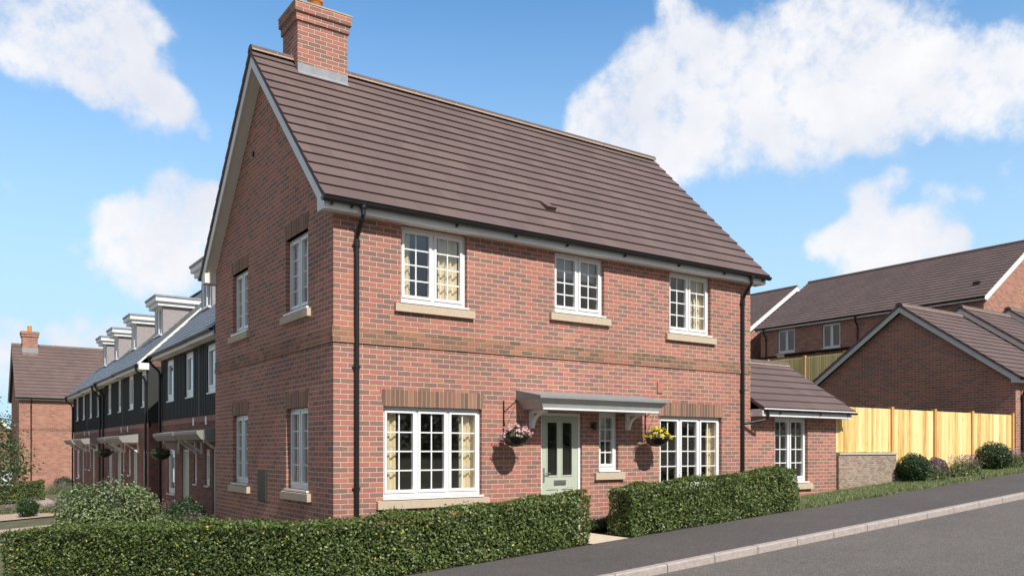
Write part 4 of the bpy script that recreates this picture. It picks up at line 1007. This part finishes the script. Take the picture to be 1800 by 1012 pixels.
# ------------------------------------------------------------------ hedges, shrubs, grass, trees
def hedge(label, pts, h, wd, dens, leaf=.042, topnoise=.03, seed=1, hf=None):
    """clipped hedge along a polyline of its centre line"""
    t = thing('clipped_hedge', label, 'hedge'); core = MB(); P = []; N = []
    rs = np.random.default_rng(seed)
    segs = list(zip(pts, pts[1:])); tot = len(segs)
    nn = []
    for (a, b) in segs:
        d = (Vector((*b, 0))-Vector((*a, 0))).normalized(); nn.append(V(-d.y, d.x, 0))
    mit = []
    for i in range(len(pts)):
        m = nn[max(i-1, 0)]+nn[min(i, tot-1)]; m = m/m.length_squared*2 if m.length > 0 else nn[0]; mit.append(m)
    for i, (a, b) in enumerate(segs):
        A, B = V(*a, 0), V(*b, 0); L = (B-A).length; d = (B-A).normalized(); nr = nn[i]
        ca = [A+mit[i]*s_*(wd/2-.12) for s_ in (-1, 1)]; cb = [B+mit[i+1]*s_*(wd/2-.12) for s_ in (-1, 1)]
        if i == 0: ca = [c+d*.12 for c in ca]
        if i == tot-1: cb = [c-d*.12 for c in cb]
        z = lambda p: H(p.x, p.y)
        q0 = [c+V(0, 0, z(c)-.05) for c in ca]+[c+V(0, 0, z(c)+h-.13) for c in ca[::-1]]
        q1 = [c+V(0, 0, z(c)-.05) for c in cb]+[c+V(0, 0, z(c)+h-.13) for c in cb[::-1]]
        for k in range(4): j = (k+1) % 4; core.face([q0[k], q0[j], q1[j], q1[k]])
        core.face(q0); core.face(q1)
        def put(n, fn):
            s_ = rs.random(n); e = rs.random(n)
            for k in range(n):
                p, nrm = fn(s_[k], e[k]); 
                bl = .035*math.sin(p.x*2.3+p.y*1.7+1)+.03*math.sin(p.x*5.1-p.y*4.3+p.z*4)+.02*math.sin(p.z*9+p.x*7.7+p.y*3)
                dep = -abs(rs.normal(0, .035))+.02
                if rs.random() < .035: dep += rs.random()*.065
                p = p+nrm*(bl*.8+dep); P.append(tuple(p)); N.append(tuple(nrm))
        for s_ in (-1, 1):
            ea, eb = A+mit[i]*s_*wd/2, B+mit[i+1]*s_*wd/2; LL = (eb-ea).length
            put(int(dens*LL*h), lambda u_, v_: ((lambda p: (p+V(0, 0, z(p)+.01+v_*h), nr*s_))(ea.lerp(eb, u_))))
        def top(u_, v_):
            p = (A+mit[i]*(v_-.5)*wd).lerp(B+mit[i+1]*(v_-.5)*wd, u_); return p+V(0, 0, z(p)+h+topnoise*math.sin(p.x*3+p.y*2.1)*math.cos(p.y*2.2-p.x)), V(0, 0, 1)
        put(int(dens*L*wd*1.15), top)
        for end, E, sg, mm in ((0, A, -1, mit[i]), (tot-1, B, 1, mit[i+1])):
            if i == end: put(int(dens*wd*h), lambda u_, v_: (lambda p: (p+V(0, 0, z(p)+.01+v_*h), d*sg))(E+mm*(u_-.5)*wd))
    core.build('branches', M_CORE, t)
    leaves('foliage', P, N, leaf, M_HEDGE, t, jitter=.75)
    # stray shoots along the top
    return t
hedge('long clipped hedge in the foreground, wrapping round the house corner', [(3.70, -.92), (1.6, -.92), (.25, -.90), (-.65, -.42), (-3.58, 4.10)], .765, .56, 3000, .047, seed=3)
hedge('clipped hedge right of the door path, in front of the extension', [(4.62, -.90), (6.8, -.90), (8.92, -.90)], .765, .58, 3000, .047, seed=4)
hx, hy = ghit(80, 878)
hedge('square clipped hedge far left, in front of the orange brick house', [(hx-.1, hy), (hx-5.2, hy-.6)], .92, .7, 900, .07, seed=5)

def ballshrub(name, label, x, y, r, h, mat, n, leaf=.05, cat='shrub', group=None, z=None):
    t = thing(name, label, cat, group); zg = H(x, y) if z is None else z
    P = rng.normal(0, 1, (n, 3)); P /= np.linalg.norm(P, axis=1)[:, None]; Nn = P.copy()
    bl = 1+.06*np.sin(P[:, 0]*5+P[:, 1]*4)+.05*np.sin(P[:, 2]*8+P[:, 0]*7)
    rr = (bl*rng.uniform(.86, 1.04, n))[:, None]
    P = P*rr*[r, r, h/2*1.05]+[x, y, zg+h/2]; k = P[:, 2] > zg-.02
    leaves('foliage', P[k], Nn[k], leaf, mat, t)
    bm = bmesh.new(); bmesh.ops.create_icosphere(bm, subdivisions=3, radius=1)
    for v in bm.verts: v.co = V(x+v.co.x*r*.85, y+v.co.y*r*.85, zg+h/2+v.co.z*h*.44)
    me = bpy.data.meshes.new('branches'); bm.to_mesh(me); bm.free(); me.materials.append(M_CORE)
    o = bpy.data.objects.new('branches', me); COL.objects.link(o); o.parent = t
    return t
def at(px, d):
    r = (px-HX)/F*d; return CX+r*XR+d*XF, CY+r*YR+d*YF
# big loose variegated shrub on the left
def looseshrub(label, x, y, r, h, n, mat, leaf):
    t = thing('rounded_shrub', label, 'shrub'); zg = H(x, y); P = []; N = []
    cs_ = [(0, 0, h*.5, r*.85, h*.5)]+[(math.cos(a)*r*.55*random.uniform(.8, 1.15), math.sin(a)*r*.55*random.uniform(.8, 1.15), h*random.uniform(.25, .62), r*.48, h*.36) for a in [k*.63 for k in range(10)]]
    for cx_, cy_, cz_, rr_, hh_ in cs_:
        m = n//len(cs_); Q = rng.normal(0, 1, (m, 3)); Q /= np.linalg.norm(Q, axis=1)[:, None]
        rad = rng.uniform(.7, 1.08, m)[:, None]; pp = Q*rad*[rr_, rr_, hh_]+[x+cx_, y+cy_, zg+cz_]; P.append(pp); N.append(Q)
    P = np.concatenate(P); N = np.concatenate(N); k = P[:, 2] > zg; leaves('foliage', P[k], N[k], leaf, mat, t, jitter=.8)
    mb = MB()
    for k in range(9):
        a = k*.7; mb.tube([(x, y, zg-.05), (x+.2*r*math.cos(a), y+.2*r*math.sin(a), zg+.4*h), (x+.7*r*math.cos(a), y+.7*r*math.sin(a), zg+.75*h)], .018, 6)
    mb.build('stems', M_BARK, t)
    bm = bmesh.new(); bmesh.ops.create_icosphere(bm, subdivisions=3, radius=1)
    for v in bm.verts: v.co = V(x+v.co.x*r*.62, y+v.co.y*r*.62, zg+h*.45+v.co.z*h*.36)
    me = bpy.data.meshes.new('inner_growth'); bm.to_mesh(me); bm.free(); me.materials.append(M_CORE)
    o = bpy.data.objects.new('inner_growth', me); COL.objects.link(o); o.parent = t
bx, by = at(197, 17.0)
looseshrub('large loose variegated shrub behind the left end of the long hedge', bx, by, .95, .86-H(bx, by), 26000, M_SHRUB, .062)
bx, by = ghit(49, 908)
ballshrub('box_ball', 'round clipped box ball on the lavender bed at the far left', bx, by, .34, .60, M_BOXL, 2600, .05, group='round box balls')
def lavender(label, px, d, r, h, n=260, cat='flowering plant', name='lavender_plant', mat=M_LAV, fm=M_LAVF, xy=None):
    x, y = xy if xy else at(px, d); t = thing(name, label, cat, 'lavender clumps'); zg = H(x, y)
    a = rng.uniform(0, 2*np.pi, n); q = np.sqrt(rng.random(n))*r
    P = np.stack([x+np.cos(a)*q*.6, y+np.sin(a)*q*.6, np.full(n, zg)], 1)
    o, tip = blades('stalks', P, h, mat, t, wid=.010, lean=.55)
    m = tip[rng.random(n) < .4]; m = np.repeat(m, 3, 0)+rng.normal(0, .012, (len(m)*3 if False else np.repeat(m, 3, 0).shape[0], 3))*[1, 1, 2]
    leaves('flower_spikes', m, np.tile([0, 0, 1.0], (len(m), 1)), .045, fm, t)['kind'] = 'stuff'
    Q = rng.normal(0, 1, (1400, 3)); Q /= np.linalg.norm(Q, axis=1)[:, None]; Q[:, 2] = np.abs(Q[:, 2])
    leaves('foliage', Q*rng.uniform(.5, 1.05, (1400, 1))*[r*1.1, r*.9, h*.75]+[x, y, zg], Q, .055, mat, t)
    return t
x, y = ghit(12, 903); lavender('lavender clump left of the far-left box ball', 0, 0, .45, .30, xy=(x, y))
x, y = ghit(88, 900); lavender('lavender clump right of the far-left box ball', 0, 0, .42, .30, xy=(x, y))
x, y = ghit(108, 900); lavender('lavender clump against the big variegated shrub', 0, 0, .36, .28, xy=(x, y))
x, y = ghit(60, 893); lavender('small lavender behind the far-left box ball', 0, 0, .3, .3, xy=(x, y))
# planting by the terrace
x, y = ghit(112, 861); ballshrub('low_shrub', 'dark low shrub by the far brick house corner', x, y, .55, .75, M_BOXL, 1500, .07)
x, y = ghit(100, 866); lavender('dusty flowering clump beside the far hedge', 0, 0, .8, .6, xy=(x, y))
x, y = ghit(128, 868); lavender('pink flowering clump at the foot of the terrace', 0, 0, .7, .5, xy=(x, y))
bx, by = at(335, 17.6); bx = min(bx, .05)
ballshrub('box_ball', 'dark box ball by the terraced house door', bx-.1, by, .44, .92, M_BOXL, 3000, .05, group='round box balls')
x, y = at(300, 17.8); lavender('purple-flowered clump between big shrub and terrace door', 0, 0, .35, .80, xy=(x, y))
x, y = at(288, 16.6); ballshrub('low_shrub', 'yellow-green low shrub right of the big variegated shrub', x, y, .34, .68, M_SHRUB, 1800, .05)
x, y = at(312, 16.2); ballshrub('low_shrub', 'dull green low shrub in front of the terrace', x, y, .36, .68, M_TREEL, 1800, .05)
x, y = at(348, 16.4); ballshrub('low_shrub', 'purple low shrub at the back corner of the main house', x-.1, y, .42, .66, M_SHRUBP, 1900, .05)
# small plants by the front door
for i, (xx, lab) in enumerate(((4.72, 'small dark bedding plant beside the door path'), (4.95, 'purple bedding plant at the foot of the front wall'))):
    ballshrub('bedding_plant', lab, xx, -.22, .17, .22, (M_BOXL, M_SHRUBP)[i], 420, .04)
# border by the pine fence
for px, py, r, h, m, lab in ((1583, 848, .36, .68, M_BOXL, 'dark box ball at the left end of the fence border'), (1637, 842, .26, .5, M_SHRUBP, 'purple-tinged small box ball under the fence'), (1717, 826, .42, .72, M_BOXL, 'largest box ball near the right end of the fence')):
    x, y = ghit(px, py); y = min(y, -.3-r*.2); ballshrub('box_ball', lab, x, y, r, h, m, 3400, .045, group='round box balls')
for px, py, r, h, lab in ((1605, 845, .3, .45, 'lavender between the two left box balls of the border'), (1662, 838, .34, .45, 'green lavender clump in the middle of the fence border'), (1688, 836, .34, .45, 'tan lavender clump left of the largest box ball'), (1752, 822, .26, .42, 'wispy clump right of the largest box ball')):
    x, y = ghit(px, py); lavender(lab, 0, 0, r*1.15, h, xy=(x-.1, -.62), n=220)
# grass: turf blades
def turf(x0, x1, y0, y1, n, h):
    P = np.stack([rng.uniform(x0, x1, n), rng.uniform(y0, y1, n)], 1)
    edge = -1.235+.05*np.sin(P[:, 0]*3.1)+.03*np.sin(P[:, 0]*9.7)
    P = P[P[:, 1] > edge]
    return np.array([(a, b, H(a, b)+.002) for a, b in P])
P = np.concatenate([turf(8.6, 15, -1.29, -.03, 26000, .05), turf(15, 28, -1.29, -.03, 26000, .05)])
o, _ = blades('grass', P, .075, M_GRASS, wid=.009, lean=.8); tag(o, 'rough green grass between the pavement and the fence', 'grass', kind='stuff')

# trees
def tree(label, x, y, trunk_h, cr, ch, n, leaf, zc=None, name='young_tree', mat=M_TREEL, group=None, clumps=26):
    t = thing(name, label, 'tree', group); zg = H(x, y); mb = MB()
    mb.tube([(x, y, zg-.1), (x+.03, y+.02, zg+trunk_h*.5), (x, y, zg+trunk_h), (x+.05, y, zg+trunk_h+ch*.6)], .06*cr, 9, taper=[1.2, .9, .7, .25])
    cc = []
    for k in range(clumps):
        a = random.uniform(0, 6.28); q = math.sqrt(random.random())*cr*.85; zz = zg+trunk_h+random.uniform(.05, .95)*ch
        q *= math.sin(math.pi*cl((zz-zg-trunk_h)/ch*.8+.18, 0, 1))
        cc.append((x+q*math.cos(a), y+q*math.sin(a), zz))
        mb.tube([(x, y, zg+trunk_h*.9+(zz-zg-trunk_h)*.4), (x+(cc[-1][0]-x)*.5, y+(cc[-1][1]-y)*.5, (zg+trunk_h+zz)/2+.1*ch), cc[-1]], .018*cr, 5, taper=[1, .7, .3])
    mb.build('trunk', M_BARK, t)
    idx = rng.integers(0, clumps, n); C = np.array(cc)[idx]; Q = rng.normal(0, 1, (n, 3))*[.19*cr, .19*cr, .13*cr]
    leaves('crown', C+Q, Q/np.linalg.norm(Q, axis=1)[:, None], leaf, mat, t, jitter=.9)
    return t
tx, ty = at(-28, 20.0)
tree('young leafy tree at the left edge, in front of the orange brick house', tx, ty, 1.45, 1.05, 1.9, 3600, .08)
tx, ty = at(-60, 44); tree('broad green tree beyond the far-left hedge', tx, ty+14, 1.5, 3.2, 5.5, 4500, .2, name='broad_tree')
# trees across the road, behind the camera: the windows mirror them
k = 0
cc = []
for i in range(15):
    xx = -34+i*8.5+random.uniform(-2, 2); yy = -44+random.uniform(-4, 4); hh = random.uniform(8.5, 12.5)
    for j in range(15): cc.append((xx+random.uniform(-4, 4), yy+random.uniform(-3, 3), random.uniform(.6, hh-2), random.uniform(1.4, 2.6)))
cc = np.array(cc); n = 42000; idx = rng.integers(0, len(cc), n); Q = rng.normal(0, .5, (n, 3)); P = cc[idx, :3]+Q*cc[idx, 3:4]
o = leaves('woodland', P, Q, .5, M_TREEL); tag(o, 'belt of green trees across the road, mirrored in the windows', 'woodland', kind='stuff')
